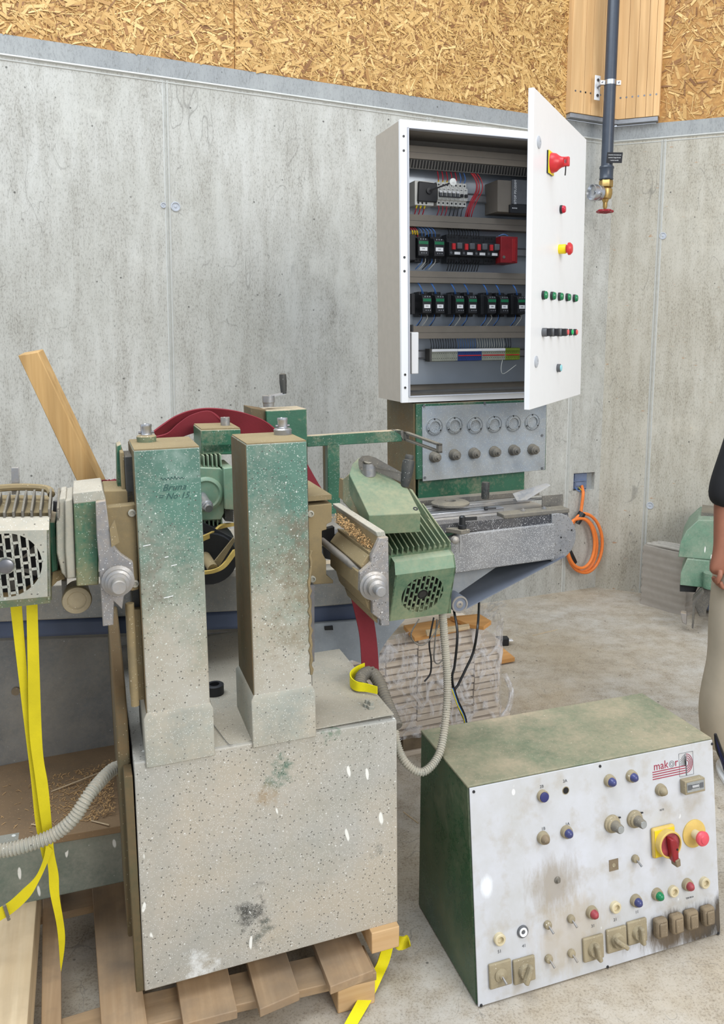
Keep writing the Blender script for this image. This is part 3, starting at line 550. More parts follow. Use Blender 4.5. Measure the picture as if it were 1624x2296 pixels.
for i in range(12):
    x_ = cxl-.085+i*.0165; obj('cooling_fin', MB().prism([(x_, -.025, czl+.078), (x_+.0045, -.025, czl+.078), (x_+.0045, .12, czl+.095), (x_, .12, czl+.095)], (0, 0, .022)), 'rust_iron', lm, bevel=.001)
obj('top_ring', MB().tube(smoothpath([(cxl-.09, .14, czl+.116), (cxl, .145, czl+.121), (cxl+.07, .14, czl+.114), (cxl+.083, .11, czl+.105)]), .008, 8), 'dust_tan', lm)
obj('lifting_bar', MB().pxz([(-0.205,1.213),(-0.19,1.213),(-0.192,1.153),(-0.208,1.154)], .155, .165), 'steel_dusty', mach, bevel=.001, label='bare steel flat bar standing up')
obj('handwheel_hub', MB().lathe((-0.087,0.06,0.93), (0,-1,0), [(-.06,.026),(0,.030),(.004,.031),(.010,.029),(.011,.020),(.008,.018),(.010,.008),(.008,.003)], 28), 'switch_tan', mach)
obj('hub_bracket', MB().pxz([(-0.117,0.963),(-0.106,0.962),(-0.11,0.895),(-0.077,0.888),(-0.077,0.882),(-0.118,0.883)], .10, .13), 'body_grey', mach)
# ---- right carriage, slide and end plate
obj('carriage_plate', MB().pxz([(0.431,1.096),(0.491,1.097),(0.49,1.052),(0.477,1.047),(0.477,1.034),(0.465,1.032),(0.464,0.978),(0.474,0.959),(0.474,0.921),(0.491,0.906),(0.491,0.899),(0.427,0.903)], .05, .17), 'dust_tan', mach, bevel=.002, label='carriage plate on the second column, brown with dust')
obj('carriage_top', MB().box((.432, .052, 1.106), (0.491, .26, 1.118)), 'dust_tan', mach)
for x_, z_ in ((0.437,1.077), (0.438,0.917)): obj('cap_screw', MB().lathe((x_, .05, z_), (0,-1,0), [(0,.008),(.006,.008),(.007,.005),(.003,.004)], 12), 'dust_pale', mach)
Y0, Y1 = -.10, .14
def slide(name, pts, mat, y0=Y1, y1=Y0, bev=.002, label=None): return obj(name, MB().pxz(pts, y0, y1), mat, mach, bevel=bev, label=label)
E0 = -.10
slide('end_plate', [(0.552,1.044),(0.573,1.045),(0.574,0.837),(0.552,0.838),(0.553,0.853),(0.533,0.87),(0.533,0.899),(0.52,0.911),(0.503,0.927),(0.505,0.97),(0.532,0.99),(0.532,1.006)], 'cast_metal', -.115, -.10, label='bare metal end plate of the slide')
slide('slide_top_bar', [(0.548,1.056),(0.569,1.056),(0.573,1.043),(0.552,1.043)], 'dust_pale', .24, -.10)
slide('slide_rib', [(0.552,1.044),(0.558,1.044),(0.557,1.006),(0.551,1.006)], 'dust_tan', .22, -.10)
slide('slide_shelf', [(0.53,1.013),(0.553,1.007),(0.553,1.002),(0.532,1)], 'dust_tan', .14, -.10)
slide('slide_wall', [(0.53,1.004),(0.535,1.004),(0.536,0.983),(0.514,0.973),(0.51,0.98)], 'dust_tan', .14, -.10)
slide('slide_lower', [(0.505,0.968),(0.514,0.967),(0.537,0.898),(0.534,0.87),(0.526,0.882),(0.518,0.911),(0.504,0.923)], 'dust_tan', .12, -.10)
slide('slide_keel', [(0.534,0.87),(0.55,0.862),(0.551,0.84),(0.541,0.848)], 'dust_tan', .10, -.10)
obj('lead_screw', MB().cyl((0.487,0.13,0.987), (0.518,-0.09,0.959), .0085, n=14), 'steel_dusty', mach)
bo_ = (0.534,-0.115,0.938); obj('adjusting_screw', MB().lathe(bo_, (0,-1,0), [(0,.033),(.008,.033),(.010,.027),(.016,.027),(.018,.021),(.032,.020),(.034,.0125),(.056,.0125),(.058,.010)], 24), 'steel_dusty', mach)
obj('recess_shade', MB().pxz([(0.496,1.009),(0.526,1.014),(0.525,0.926),(0.501,0.934)], .15, .17), 'black_deep', mach)  # black slab in place of the shade inside the slide
# ---- right head: gear cover, crank, finned motor, fan cover (tilted about x)
RR = (rad(20), 0, 0)
rm = obj('motor_body', MB().pxz([(x, z) for x, z in [(-0.097,0.114),(0.075,0.125),(0.112,-0.104),(-0.068,-0.09)]], .03, .20), 'green_motor', mach, loc=(.747, .1, .825), rot=RR, label='pale green finned motor of the right head')
for i in range(12):
    a, b = V((-0.099,0.03,0.128)), V((0.069,0.03,0.134)); p_ = a.lerp(b, (i+.3)/11.6)
    obj('cooling_fin', MB().prism([(p_.x, .022, p_.z-.012), (p_.x+.0035, .022, p_.z-.012), (p_.x+.0035, .215, p_.z-.012), (p_.x, .215, p_.z-.012)], (0, 0, .020)), 'green_motor', rm, bevel=.0008)
fr_ = obj('fan_cover', plate_hole([(-0.085,0.072),(0.084,0.074),(0.087,-0.076),(-0.085,-0.075)], 0, 0, .0575, 0, .004, 1.02), 'green_motor', mach, loc=(.747, .1, .825), rot=RR, label='pale green fan cover')
cxr, czr = 0, 0
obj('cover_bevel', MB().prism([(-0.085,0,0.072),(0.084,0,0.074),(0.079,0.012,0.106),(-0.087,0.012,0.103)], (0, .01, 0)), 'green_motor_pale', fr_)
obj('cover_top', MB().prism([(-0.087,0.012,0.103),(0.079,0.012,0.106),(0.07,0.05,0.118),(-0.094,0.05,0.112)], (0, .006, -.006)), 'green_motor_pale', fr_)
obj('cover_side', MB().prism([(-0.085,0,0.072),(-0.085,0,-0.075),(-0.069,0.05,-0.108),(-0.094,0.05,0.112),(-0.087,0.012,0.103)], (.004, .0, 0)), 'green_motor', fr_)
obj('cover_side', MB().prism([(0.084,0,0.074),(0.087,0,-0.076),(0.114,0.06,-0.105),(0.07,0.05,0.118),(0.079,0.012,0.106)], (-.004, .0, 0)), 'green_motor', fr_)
obj('grille', grille_mesh(cxr, czr, .058, .004, rad(-4), -.0005, 1.02), 'green_motor', fr_)
obj('fan_hub', MB().lathe((cxr, -.001, czr), (0,1,0), [(0,.0145),(.0,.010),(.012,.009)], 20), 'black_plastic', fr_)
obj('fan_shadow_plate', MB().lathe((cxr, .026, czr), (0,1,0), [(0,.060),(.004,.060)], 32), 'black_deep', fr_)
obj('motor_flank', MB().prism([(0.07,0.05,0.118),(0.091,0.05,0.084),(0.104,0.1,0.07),(0.041,0.24,0.173),(0.031,0.24,0.178)], (-.004,0,-.02)), 'green_motor', rm)
# gear cover: five-sided top plate, seen from above
gz = .905
TOPF = [(0.588,0.06,1.057),(0.726,0.06,1.051),(0.724,0.14,1.1),(0.625,0.24,1.175),(0.602,0.23,1.16),(0.583,0.2,1.139)]
gc = obj('gear_cover', MB().prism(TOPF, (.002, .01, -.052)), 'green_motor', mach, bevel=.002, label='pale green gear cover with a crank on top')
for a in ((0.636,0.21,1.094), (0.69,0.13,1.066), (0.603,0.075,1.059), (0.717,0.075,1.058)):
    nrm = (V(TOPF[1])-V(TOPF[0])).cross(V(TOPF[2])-V(TOPF[1])).normalized(); nrm = nrm if nrm.z > 0 else -nrm
    obj('cover_screw', MB().lathe(V(a)+nrm*.001, nrm, [(0,.0065),(.002,.0065),(.0022,.0035),(.001,.003)], 12), 'dev_black', gc)
obj('gear_housing', MB().prism([(0.577,0.24,1.118),(0.598,0.24,1.135),(0.604,0.1,1.042),(0.599,0.1,1.014),(0.576,0.24,1.058)], (.05, .04, -.01)), 'green_olive', mach, bevel=.003)
obj('rear_cheek', MB().pxz([(0.593,1.108),(0.613,1.104),(0.635,1.023),(0.59,1.054)], .28, .32), 'dust_tan', mach)
ck = empty('crank_handle', (0,0,0), parent=mach)
HB = V((0.636,0.2,1.162))
obj('crank_arm', MB().prism([V(p)+V(0,0,0) for p in [(0.605,0.19,1.177),(0.616,0.19,1.186),(0.635,0.19,1.186),(0.653,0.19,1.179),(0.718,0.15,1.138),(0.713,0.15,1.123),(0.65,0.19,1.153),(0.628,0.19,1.15),(0.608,0.19,1.16)]], (0, .0, -.010)), 'rust_iron', ck, bevel=.001)
obj('crank_hub', MB().cyl(HB+V(0,.0,-.032), HB+V(0,0,.002), .021, n=20), 'steel_dusty', ck); obj('hub_cap', MB().cyl(V((0.631,0.19,1.171)), V((0.631,0.19,1.171))+V(0,-.002,.003), .013, n=18), 'rust_iron', ck)
g0, g1 = V((0.718,0.15,1.103)), V((0.738,0.16,1.188))
obj('crank_grip', MB().lathe(g0, g1-g0, [(0,.010),(.01,.012),(.03,.015),(.055,.0165),(.070,.0155),(.072,.011),(.080,.012),(.085,.010),(.085,.004)], 16), 'body_black', ck, label='grip wrapped in black tape')
# ---- rear assembly seen between and behind the columns
obj('rear_block', MB().prism([(0.25,0.5,1.198),(0.344,0.5,1.196),(0.343,0.5,1.17),(0.252,0.5,1.171)], (0, .14, 0)), 'green_clean', mach, bevel=.003)
rb_ = [(0.249,1.238),(0.36,1.236),(0.358,1.164),(0.249,1.168)]
obj('rear_block_top', MB().pxz(rb_, .50, .66), 'green_clean', mach, bevel=.003)
obj('rear_block_dust', MB().prism([(rb_[0][0]+.002,.502,rb_[0][1]), (rb_[1][0]-.002,.502,rb_[1][1]), (rb_[1][0]-.002,.658,rb_[1][1]), (rb_[0][0]+.002,.658,rb_[0][1])], (0,0,.003)), 'dust_tan', mach)
q_ = V((0.33,0.58,1.229)); obj('spindle_collar', MB().lathe(q_, (0,0,1), [(0,.021),(.010,.021)], 20), 'steel_dusty', mach); obj('spindle_end', MB().lathe(q_+V(0,0,.010), (0,0,1), [(0,.0135),(.024,.0135),(.0245,.008),(.02,.007)], 18), 'steel_dusty', mach)
rmb = obj('rear_motor_body', MB().pxz([(0.227,1.123),(0.237,1.14),(0.294,1.134),(0.303,1.121),(0.299,1.007),(0.289,0.988),(0.228,0.991),(0.223,1.014)], .46, .62), 'green_motor_pale', mach, bevel=.003, label='pale green finned motor between the columns')
rc = V((0.25,0.455,1.065)); rr_ = .048
obj('motor_end_ring', MB().lathe(rc, (0,-1,0), [(-.02,rr_),(0,rr_),(.004,rr_*.9),(.006,rr_*.8),(.002,rr_*.7),(.004,rr_*.3)], 32), 'green_motor_pale', rmb)
for i in range(7):
    x_, z_ = 0.236, 1.148; obj('cooling_fin', MB().box((x_-.01+i*.0115, .47, z_-.012), (x_-.006+i*.0115, .62, z_+.022)), 'green_motor_pale', rmb, bevel=.001)
    x_, z_ = 0.234, 0.975; obj('cooling_fin', MB().box((x_-.012+i*.0115, .47, z_-.010), (x_-.008+i*.0115, .62, z_+.02)), 'green_motor_pale', rmb, bevel=.001)
obj('rear_shaft', MB().lathe((0.244,0.36,1.043), V((0.237,0.5,1.068))-V((0.244,0.36,1.043)), [(0,.005),(.0,.010),(.01,.011),(.012,.0135),(.02,.0135),(.022,.0155),(.034,.0155),(.036,.013),(.15,.0135)], 18), 'steel_dusty', mach)
obj('gear_cheek', MB().pxz([(0.299,1.136),(0.326,1.137),(0.322,1.018),(0.298,1.021)], .44, .6), 'green_motor_pale', mach, bevel=.002)
obj('cheek_foot', MB().pxz([(0.301,1.016),(0.325,1.014),(0.324,0.979),(0.301,0.984)], .46, .58), 'body_black', mach)
obj('side_arm', MB().prism([(0.234,0.42,0.994),(0.287,0.42,0.96),(0.316,0.42,0.941),(0.315,0.42,0.923),(0.275,0.42,0.945),(0.234,0.42,0.971)], (0,.02,0)), 'black_rubber', mach)
obj('dust_ring', MB().ribbon(smoothpath([(0.226,0.4,0.947), (0.257,0.42,0.953), (0.284,0.46,0.963), (0.338,0.5,0.959)]), smoothpath([(0.227,0.4,0.961), (0.261,0.42,0.968), (0.292,0.46,0.975), (0.338,0.5,0.967)]), .006), 'yellow_dusty', mach)
obj('hood_drum', MB().lathe((0.248,0.42,0.889), (.12,1,.15), [(0,.075),(.10,.075)], 28), 'black_rubber', mach, label='black rubber drum behind the first column')
obj('drum_rim', MB().ribbon(smoothpath([(0.213,0.34,0.873), (0.248,0.34,0.874), (0.281,0.36,0.88), (0.318,0.4,0.905)]), smoothpath([(0.213,0.34,0.882), (0.246,0.34,0.883), (0.275,0.36,0.89), (0.312,0.4,0.916)]), .008), 'yellow_dusty', mach)
obj('drum_strap', MB().prism([(0.251,0.37,0.893),(0.267,0.37,0.881),(0.31,0.37,0.945),(0.308,0.37,0.957)], (0,.006,0)), 'dust_tan', mach); obj('drum_shaft', MB().cyl((0.247,0.35,0.882), (0.234,0.44,0.904), .014, n=16), 'dust_tan', mach)
# ---- rear post with crank, green rails
PB = [(0.482,1.264),(0.611,1.266),(0.612,1.175),(0.482,1.175)]; obj('rear_post', MB().pxz([PB[0], PB[1], (PB[1][0], .62), (PB[0][0], .62)], .72, .84), 'green_clean', mach, bevel=.003)
obj('post_side', MB().pxz([(0.436,1.274),(0.489,1.264),(0.489,1.165),(0.438,1.167)], .74, .86), 'shaded_side', mach, bevel=.002)
q_ = V(PB[0][0]+.02, .78, PB[0][1]+.002)
rk = empty('rear_crank', (0,0,0), parent=mach); q_ = V((0.502,0.78,1.272))
obj('crank_hub', MB().lathe(q_, (0,0,1), [(0,.0175),(.012,.018),(.014,.020),(.035,.020),(.036,.016)], 18), 'steel_dusty', rk)
obj('crank_arm', MB().prism([q_+V(0,-.012,.030), q_+V(.055,-.006,.038), q_+V(.055,.006,.038), q_+V(0,.012,.030)], (0,0,.007)), 'steel_dusty', rk); q2 = q_+V(.05,0,.04)
obj('crank_grip', MB().lathe(q2, (-.03,0,1), [(0,.009),(.01,.010),(.04,.012),(.062,.011),(.065,.006)], 14), 'body_black', rk, label='black grip')
def rail(name, pts, y, th): return obj(name, MB().pxz(pts, y, y+th), 'green_clean', mach, bevel=.002)
rail('top_rail', [(0.63,1.168),(0.966,1.172),(0.969,1.132),(0.632,1.132)], .80, .03); rail('rail_post', [(0.701,1.137),(0.743,1.138),(0.741,0.822),(0.698,0.827)], .80, .03)
obj('rail_post_side', MB().pxz([(0.701,1.133),(0.707,1.133),(0.706,0.901),(0.7,0.901)], .81, .86), 'shaded_side', mach)
# ---- air cabinet under the electrical cabinet
AX0, AX1, AY = 1.105, 1.668, 1.0
AZ1 = 1.247-.0; 
ab = obj('air_box', MB().box((AX0, AY, .955), (AX1, AY+.30, 1.243)), 'green_clean', mach, bevel=.003)
obj('air_box_lower', MB().box((AX0+.015, AY+.02, .60), (AX1-.085, AY+.28, .955)), 'green_clean', mach, bevel=.003); obj('air_box_flank', MB().box((AX0-.008, AY+.01, .60), (AX0, AY+.29, 1.243)), 'shaded_side', mach, smooth=False)
pp = [(1.129,1.239),(1.655,1.232),(1.662,0.96),(1.133,0.955)]
ap = obj('air_panel', MB().pxz([(AX0+.022, 1.232), (AX1-.004, 1.232), (AX1-.006, .957), (AX0+.024, .948)], AY-.004, AY), 'panel_air', mach, bevel=.001, label='grey paint-speckled panel with six gauges over six knobs')
gx = [(1.176,1.154),(1.259,1.155),(1.346,1.151),(1.429,1.152),(1.513,1.152),(1.598,1.153)]; kx = [(1.176,1.04),(1.258,1.043),(1.341,1.044),(1.43,1.045),(1.515,1.046),(1.601,1.044)]
for x_, z_ in gx:
    m = MB().lathe((x_, AY-.004, z_), (0,-1,0), [(0,.034),(.003,.034),(.004,.0325),(.001,.0320),(.001,.031),(.004,.030),(.004,.0245),(.0085,.024),(.009,.0215),(.002,.021),(.002,.001)], 30); g_ = obj('pressure_gauge', m, 'panel_air', ap)
    for k in range(3): a = pi/2+2*pi*k/3; obj('gauge_screw', MB().cyl((x_+cos(a)*.0285, AY-.010, z_+sin(a)*.0285), (x_+cos(a)*.0285, AY-.007, z_+sin(a)*.0285), .003, n=8), 'dev_black', g_)
for x_, z_ in kx: obj('regulator_knob', MB().lathe((x_, AY-.004, z_), (0,-1,0), [(0,.022),(.006,.022),(.008,.019),(.020,.0165),(.022,.018),(.028,.018),(.032,.013),(.036,.012),(.037,.007),(.050,.006)], 12), 'rust_iron', ap)
for x_, z_ in [(1.134,1.234),(1.388,1.235),(1.645,1.097),(1.648,0.964),(1.137,0.962)]: obj('panel_screw', MB().cyl((x_, AY-.007, z_), (x_, AY-.004, z_), .005, n=10), 'dev_grey', ap)
obj('support_arm', MB().box((.55, AY+.03, .565), (1.40, AY+.22, .618)), 'green_clean', mach, bevel=.003)
# slotted stop bar pointing forward
sb = MB(); S0, S1 = V((0.974,0.8,1.166)), V((1.026,0.62,1.141)); dv = (S1-S0); up_ = V(0,0,1)
for o_, t_ in ((0, .006), (-.024, .006)): sb.prism([S0+V(0,0,o_), S1+V(0,0,o_), S1+V(0,0,o_-t_), S0+V(0,0,o_-t_)], (.016, .006, 0))
sb.prism([S1, S1-dv.normalized()*.012, S1-dv.normalized()*.012-V(0,0,.030), S1-V(0,0,.030)], (.016,.006,0)); sb.prism([S0, S0+dv.normalized()*.012, S0+dv.normalized()*.012-V(0,0,.030), S0-V(0,0,.030)], (.016,.006,0))
obj('slotted_bar', sb, 'rust_iron', mach, label='slotted grey stop bar'); obj('bar_foot', MB().prism([(0.933,0.8,1.175),(0.974,0.8,1.169),(0.974,0.8,1.135),(0.962,0.8,1.155)], (0,.02,0)), 'rust_iron', mach)
# ---- conveyor table
CY = .50
TB = [(0.936,0.908),(1.45,0.901),(1.453,0.868),(1.428,0.861),(0.974,0.883)]
obj('table_beam', MB().pxz([(.55, TB[0][1]-.0)]+[(TB[1][0], TB[1][1]), (TB[2][0], TB[2][1]), (TB[3][0], TB[3][1]), (.55, TB[4][1])], CY, CY+.05), 'cover_black', mach, bevel=.002, label='black speckled table beam')
tz = TB[1][1]
obj('table_plate', MB().box((.62, CY+.05, tz-.02), (TB[1][0]-.01, CY+.42, tz-.002)), 'steel_dusty', mach, bevel=.002)
obj('table_rail', MB().box((.75, CY+.10, tz-.002), (1.26, CY+.135, tz+.014)), 'steel', mach, bevel=.002); obj('table_rail', MB().box((.9, CY+.20, tz-.002), (1.42, CY+.24, tz+.012)), 'steel_dusty', mach, bevel=.002); obj('table_rail', MB().box((1.0, CY+.30, tz-.002), (1.52, CY+.34, tz+.018)), 'rust_iron', mach, bevel=.002)
obj('guide_strip', MB().box((1.204, CY-.002, tz-.001), (TB[1][0]+.004, CY+.05, tz+.014)), 'rust_iron', mach, bevel=.003)
for px_ in (.08, .16): obj('wing_nut', MB().lathe((TB[1][0]-px_, CY+.024, tz+.014), (0,0,1), [(0,.008),(.004,.008),(.005,.004),(.008,.004)], 10), 'steel_dusty', mach)
CV = [(1.011,0.857),(1.039,0.866),(1.126,0.868),(1.392,0.871),(1.397,0.747),(1.16,0.743),(1.027,0.74),(1.011,0.795)]
obj('side_cover', MB().pxz(CV, .49, .52), 'cover_steel', mach, bevel=.004, label='grey steel side cover spattered with white paint')
er = V((1.402,0.49,0.822)); R_ = (V((1.481,0.49,0.817))-er).length
N = 18; arc = [(er.x+R_*cos(-pi/2+pi*i/N)*.95, er.z+R_*1.02*sin(-pi/2+pi*i/N)) for i in range(N+1)]
obj('end_cheek', MB().pxz([(er.x-.02, arc[0][1])]+arc+[(er.x-.02, arc[-1][1])], .492, .502), 'cover_steel', mach, bevel=.002, label='rounded end cheek')
for x_, z_ in [(1.459,0.841),(1.418,0.82),(1.417,0.776)]: obj('cheek_hole', MB().cyl((x_, .4905, z_), (x_, .4925, z_), .003, n=10), 'black_deep', mach)
rl = V((1.037,0.48,0.64)); RL = .0285
obj('end_drum', MB().lathe((er.x, .505, er.z), (0,1,0), [(0,R_*.9),(.34,R_*.9)], 28), 'belt', mach)
rol = obj('tension_roller', MB().lathe((rl.x, rl.y, rl.z), (0,1,0), [(0,RL),(.22,RL)], 28), 'belt', mach)
obj('roller_cap', MB().lathe((rl.x, rl.y, rl.z), (0,-1,0), [(-.001,RL*.99),(.003,RL*.97),(.003,RL*.80),(-.004,RL*.76),(-.004,RL*.45),(.001,RL*.42),(.002,RL*.16),(-.002,RL*.1)], 26), 'steel_dusty', mach)
bt = V(er.x+R_*.35, 0, er.z-R_*.88)
obj('belt_run', MB().prism([(rl.x+.004, .485, rl.z-RL), (bt.x, .485, bt.z), (bt.x, .485, bt.z+.004), (rl.x+.004, .485, rl.z-RL+.004)], (0,.21,0)), 'belt', mach, label='slack grey rubber belt running down to the roller')
lbz = [(-0.345,0.769),(0.034,0.729),(0.551,0.694),(0.777,0.679),(0.776,0.621),(0.549,0.627),(0.032,0.678),(-0.349,0.716)]
obj('lower_belt', MB().pxz(lbz, .50, .86), 'blue_black', mach, bevel=.012, label='dark blue-grey lower run of the belt')
obj('conveyor_beam', MB().pxz([(-0.356,0.866),(0.05,0.841),(0.364,0.822),(0.728,0.805),(1.002,0.796),(1.002,0.749),(0.918,0.738),(0.77,0.691),(0.545,0.701),(0.034,0.743),(-0.363,0.778)], .46, .52), 'body_grey', mach, bevel=.003, label='grey dusty side beam of the conveyor')
obj('conveyor_deck', MB().prism([(-0.36,0.5,0.875),(0.373,0.5,0.834),(0.845,0.5,0.824)], (0,.36,0.0)) if False else MB().box((-.5,.52,.84), (.95,.88,.86)), 'body_grey', mach)
obj('under_sheet', MB().prism([(1.023,0.54,0.733),(1.208,0.54,0.733),(1.08,0.54,0.666),(1.024,0.54,0.638)], (0,.01,0)), 'hopper', mach)
obj('hopper_sheet', MB().prism([(0.547,0.47,0.645),(0.849,0.47,0.625),(0.784,0.47,0.561),(0.76,0.47,0.527),(0.753,0.47,0.473),(0.67,0.47,0.515),(0.544,0.47,0.507)], (0,.02,0)), 'hopper', mach, label='blue-grey hopper sheet with a slanted edge')
obj('machine_body', MB().pxz([(-0.406,0.634),(0.054,0.587),(0.41,0.555),(0.946,0.511),(0.854,0.434),(0.725,0.419),(0.721,0.211),(-0.433,0.238)], .74, .84), 'body_grey', mach, bevel=.004, label='grey blackened steel machine body')
hs = (-0.282,0.735,0.467); obj('body_slot', MB().lathe(hs, (0,-1,0), [(-.012,.012),(0.002,.012)], 20), 'boot_brown', mach); bpy.data.objects[mach.children[-1].name].scale = (1, 1, 1)
obj('latch_plate', MB().pxz([(0.584,0.635),(0.609,0.634),(0.61,0.621),(0.585,0.624)], .464, .472), 'black_deep', mach)
# shelf to the left
SH = [(-0.364,0.323),(-0.181,0.305),(0.001,0.289),(0.027,0.767),(-0.409,0.73)]
obj('shelf', MB().pxy(SH, .225, .245), 'shelf_dust', mach, bevel=.002, label='shelf buried in brown sawdust')
obj('frame_beam', MB().pxz([(-0.363,0.249),(-0.164,0.241),(0.002,0.232),(-0.005,0.073),(-0.173,0.077),(-0.315,0.077),(-0.375,0.07)], .31, .36), 'lower_frame', mach, bevel=.003, label='grey-green frame beam streaked with white drips')
obj('frame_side', MB().box((-.6, .36, .06), (-.02, .40, .22)), 'black_rubber', mach)
r_ = random.Random(11); m = MB()
for i in range(900):
    k = r_.random(); x_ = -.03-abs(r_.gauss(0, .10)); y_ = r_.uniform(.34, .62); a = r_.uniform(0, pi); L_ = r_.uniform(.002, .007); d_ = V(cos(a), sin(a), r_.uniform(-.4, .4))*L_; c_ = V(x_, y_, .247+max(0, .035*(1+x_/.10))*r_.random()); w_ = V(-sin(a), cos(a), 0)*.0009
    m.add([c_-d_-w_, c_+d_-w_, c_+d_+w_, c_-d_+w_], [(0,1,2,3)])
sd = obj('wood_shavings', m, 'sawdust', mach, smooth=False); sd['kind'] = 'stuff'
m = MB()
for i in range(700):
    t_ = r_.random(); c_ = V((0.52,0.12,1.043)).lerp(V((0.544,-0.09,1.009)), t_)+V(r_.uniform(-.012,.016), r_.uniform(-.01,.01), r_.uniform(0,.012)); a = r_.uniform(0, pi); L_ = r_.uniform(.0015, .0045); d_ = V(cos(a), sin(a), r_.uniform(-.5,.5))*L_; w_ = V(-sin(a), cos(a), 0)*.0008
    m.add([c_-d_-w_, c_+d_-w_, c_+d_+w_, c_-d_+w_], [(0,1,2,3)])
sd = obj('wood_shavings', m, 'sawdust', mach, smooth=False); sd['kind'] = 'stuff'
for i, (a, b_) in enumerate((((-0.193,0.525,0.248), (-0.033,0.567,0.262)), ((-0.091,0.337,0.248), (-0.048,0.296,0.25)), ((-0.236,0.379,0.248), (-0.209,0.357,0.25)))): obj('wood_splinter', MB().tube([a, b_], .002, 5), 'pine_light', mach)
# bolts and wires on the base top
for a in ((0.581,0.077,0.557), (0.587,0.061,0.557)): obj('anchor_bolt', MB().lathe(a, (.1,-.05,1), [(0,.010),(.007,.010),(.008,.006),(.018,.006)], 6), 'dust_pale', mach)
obj('thin_wire', MB().tube(smoothpath([(0.199,0.135,0.56), (0.207,0.078,0.56), (0.219,0.009,0.56), (0.228,0.001,0.56)]), .0008, 4), 'steel', mach)
# ---- corrugated conduits
P_, R2_ = corr(smoothpath([(-0.009,0.2,0.451), (-0.036,0.18,0.459), (-0.083,0.12,0.447), (-0.124,0.1,0.402), (-0.168,0.1,0.372), (-0.224,0.1,0.361), (-0.28,0.11,0.355), (-0.35,0.11,0.37)], 16), .0150, .008, .09)
obj('corrugated_conduit', MB().tube(P_, R2_, 12), 'dust_pale', mach, label='dusty corrugated conduit with silver tape'); obj('conduit_sleeve', MB().cyl((-0.023,0.2,0.455), (0.008,0.2,0.452), .022, n=18), 'dust_tan', mach)
P_, R2_ = corr(smoothpath([(0.831,0.16,0.749), (0.836,0.16,0.685), (0.841,0.15,0.56), (0.823,0.12,0.46), (0.785,0.08,0.384), (0.731,0.06,0.355), (0.695,0.08,0.371), (0.683,0.12,0.404), (0.682,0.16,0.481)], 22), .0105, .0062, .10)
obj('corrugated_conduit', MB().tube(P_, R2_, 12), 'dust_pale', mach, label='grey corrugated conduit looping from motor to base')
P_, R2_ = corr(smoothpath([(0.592,0.166,0.572), (0.609,0.195,0.585), (0.64,0.21,0.584), (0.65,0.174,0.569), (0.652,0.119,0.532), (0.655,0.056,0.496)], 14), .0165, .008, .06)
obj('corrugated_conduit', MB().tube(P_, R2_, 12), 'rust_iron', mach, label='thick grey conduit bent over the base edge')
# hanging electric leads
def lead(pts, r, mat, label=None): return obj('electric_lead', MB().tube(smoothpath(pts, 8), r, 7), mat, mach, label=label)
lead([(1.168,0.6,0.609),(1.072,0.42,0.589),(1.057,0.42,0.503),(1.03,0.42,0.448),(1.004,0.42,0.401),(0.992,0.42,0.381),(1.007,0.42,0.326),(1.036,0.42,0.26),(1.033,0.4,0.248)], .0042, 'wire_black')
lead([(1.026,0.5,0.613),(1.01,0.44,0.562),(1.001,0.44,0.46),(0.992,0.44,0.417),(1.004,0.44,0.355),(1.033,0.44,0.29),(1.031,0.42,0.239)], .0042, 'wire_black')
lead([(0.911,0.4,0.64),(0.896,0.4,0.564),(0.902,0.4,0.506),(0.899,0.4,0.463),(0.879,0.4,0.44)], .0028, 'wire_black'); lead([(0.854,0.38,0.65),(0.828,0.38,0.609),(0.839,0.38,0.579),(0.868,0.38,0.567),(0.905,0.38,0.598),(0.92,0.38,0.638)], .0022, 'rust_iron'); lead([(0.917,0.39,0.638),(0.909,0.39,0.551),(0.908,0.39,0.508),(0.923,0.39,0.495),(0.947,0.39,0.517)], .0022, 'rust_iron')
for i, cl in enumerate(('wire_yellow', 'wire_blue', 'wire_black', 'wire_black')): lead([V(p)+V(.004*i-.006, .004*i, 0) for p in [(0.979,0.4,0.399),(0.998,0.4,0.344),(1.02,0.4,0.295),(1.029,0.4,0.246)]], .0017, cl)

# ================================================================ electrical cabinet with its door open
cab = empty('electrical_cabinet', (.0126, 2.9907, 1.4307), MROT)
tag(cab, 'open white electrical cabinet full of wiring standing above the machine', 'cabinet')
CW, CD, CH, t_ = .755, .255, 1.0, .014
m = MB()
m.box((0, 0, 0), (.004, CD, CH)); m.box((CW-.004, 0, 0), (CW, CD, CH)); m.box((.004, 0, 0), (CW-.004, CD, .004)); m.box((.004, 0, CH-.004), (CW-.004, CD, CH)); m.box((.004, CD-.004, .004), (CW-.004, CD, CH-.004))
obj('cabinet_shell', m, 'cab_inside', cab, label='white sheet steel shell, its shaded side toned beige-grey')  # darker than the front frame: side shade put into the colour
FX = 0.032; FZ0 = 0.026; FZ1 = .972
m = MB(); m.box((-.002, -.002, -.002), (FX-.006, .012, CH+.002)); m.box((CW-.03, -.002, -.002), (CW+.002, .012, CH+.002)); m.box((FX-.006, -.002, -.002), (CW-.03, .012, FZ0-.004)); m.box((FX-.006, -.002, FZ1+.004), (CW-.03, .012, CH+.002))
obj('front_frame', m, 'cab_white', cab, bevel=.001, label='white front frame')
m = MB(); g = .005; m.box((FX-.006, -.010, FZ0-.004), (FX-.002, .016, FZ1+.004)); m.box((CW-.034, -.010, FZ0-.004), (CW-.03, .016, FZ1+.004)); m.box((FX-.006, -.010, FZ0-.008), (CW-.03, .016, FZ0-.004)); m.box((FX-.006, -.010, FZ1), (CW-.03, .016, FZ1+.004)); obj('rain_lip', m, 'cab_edge', cab, bevel=.001)  # lip greyer than the frame: gasket tone with its shading in the colour
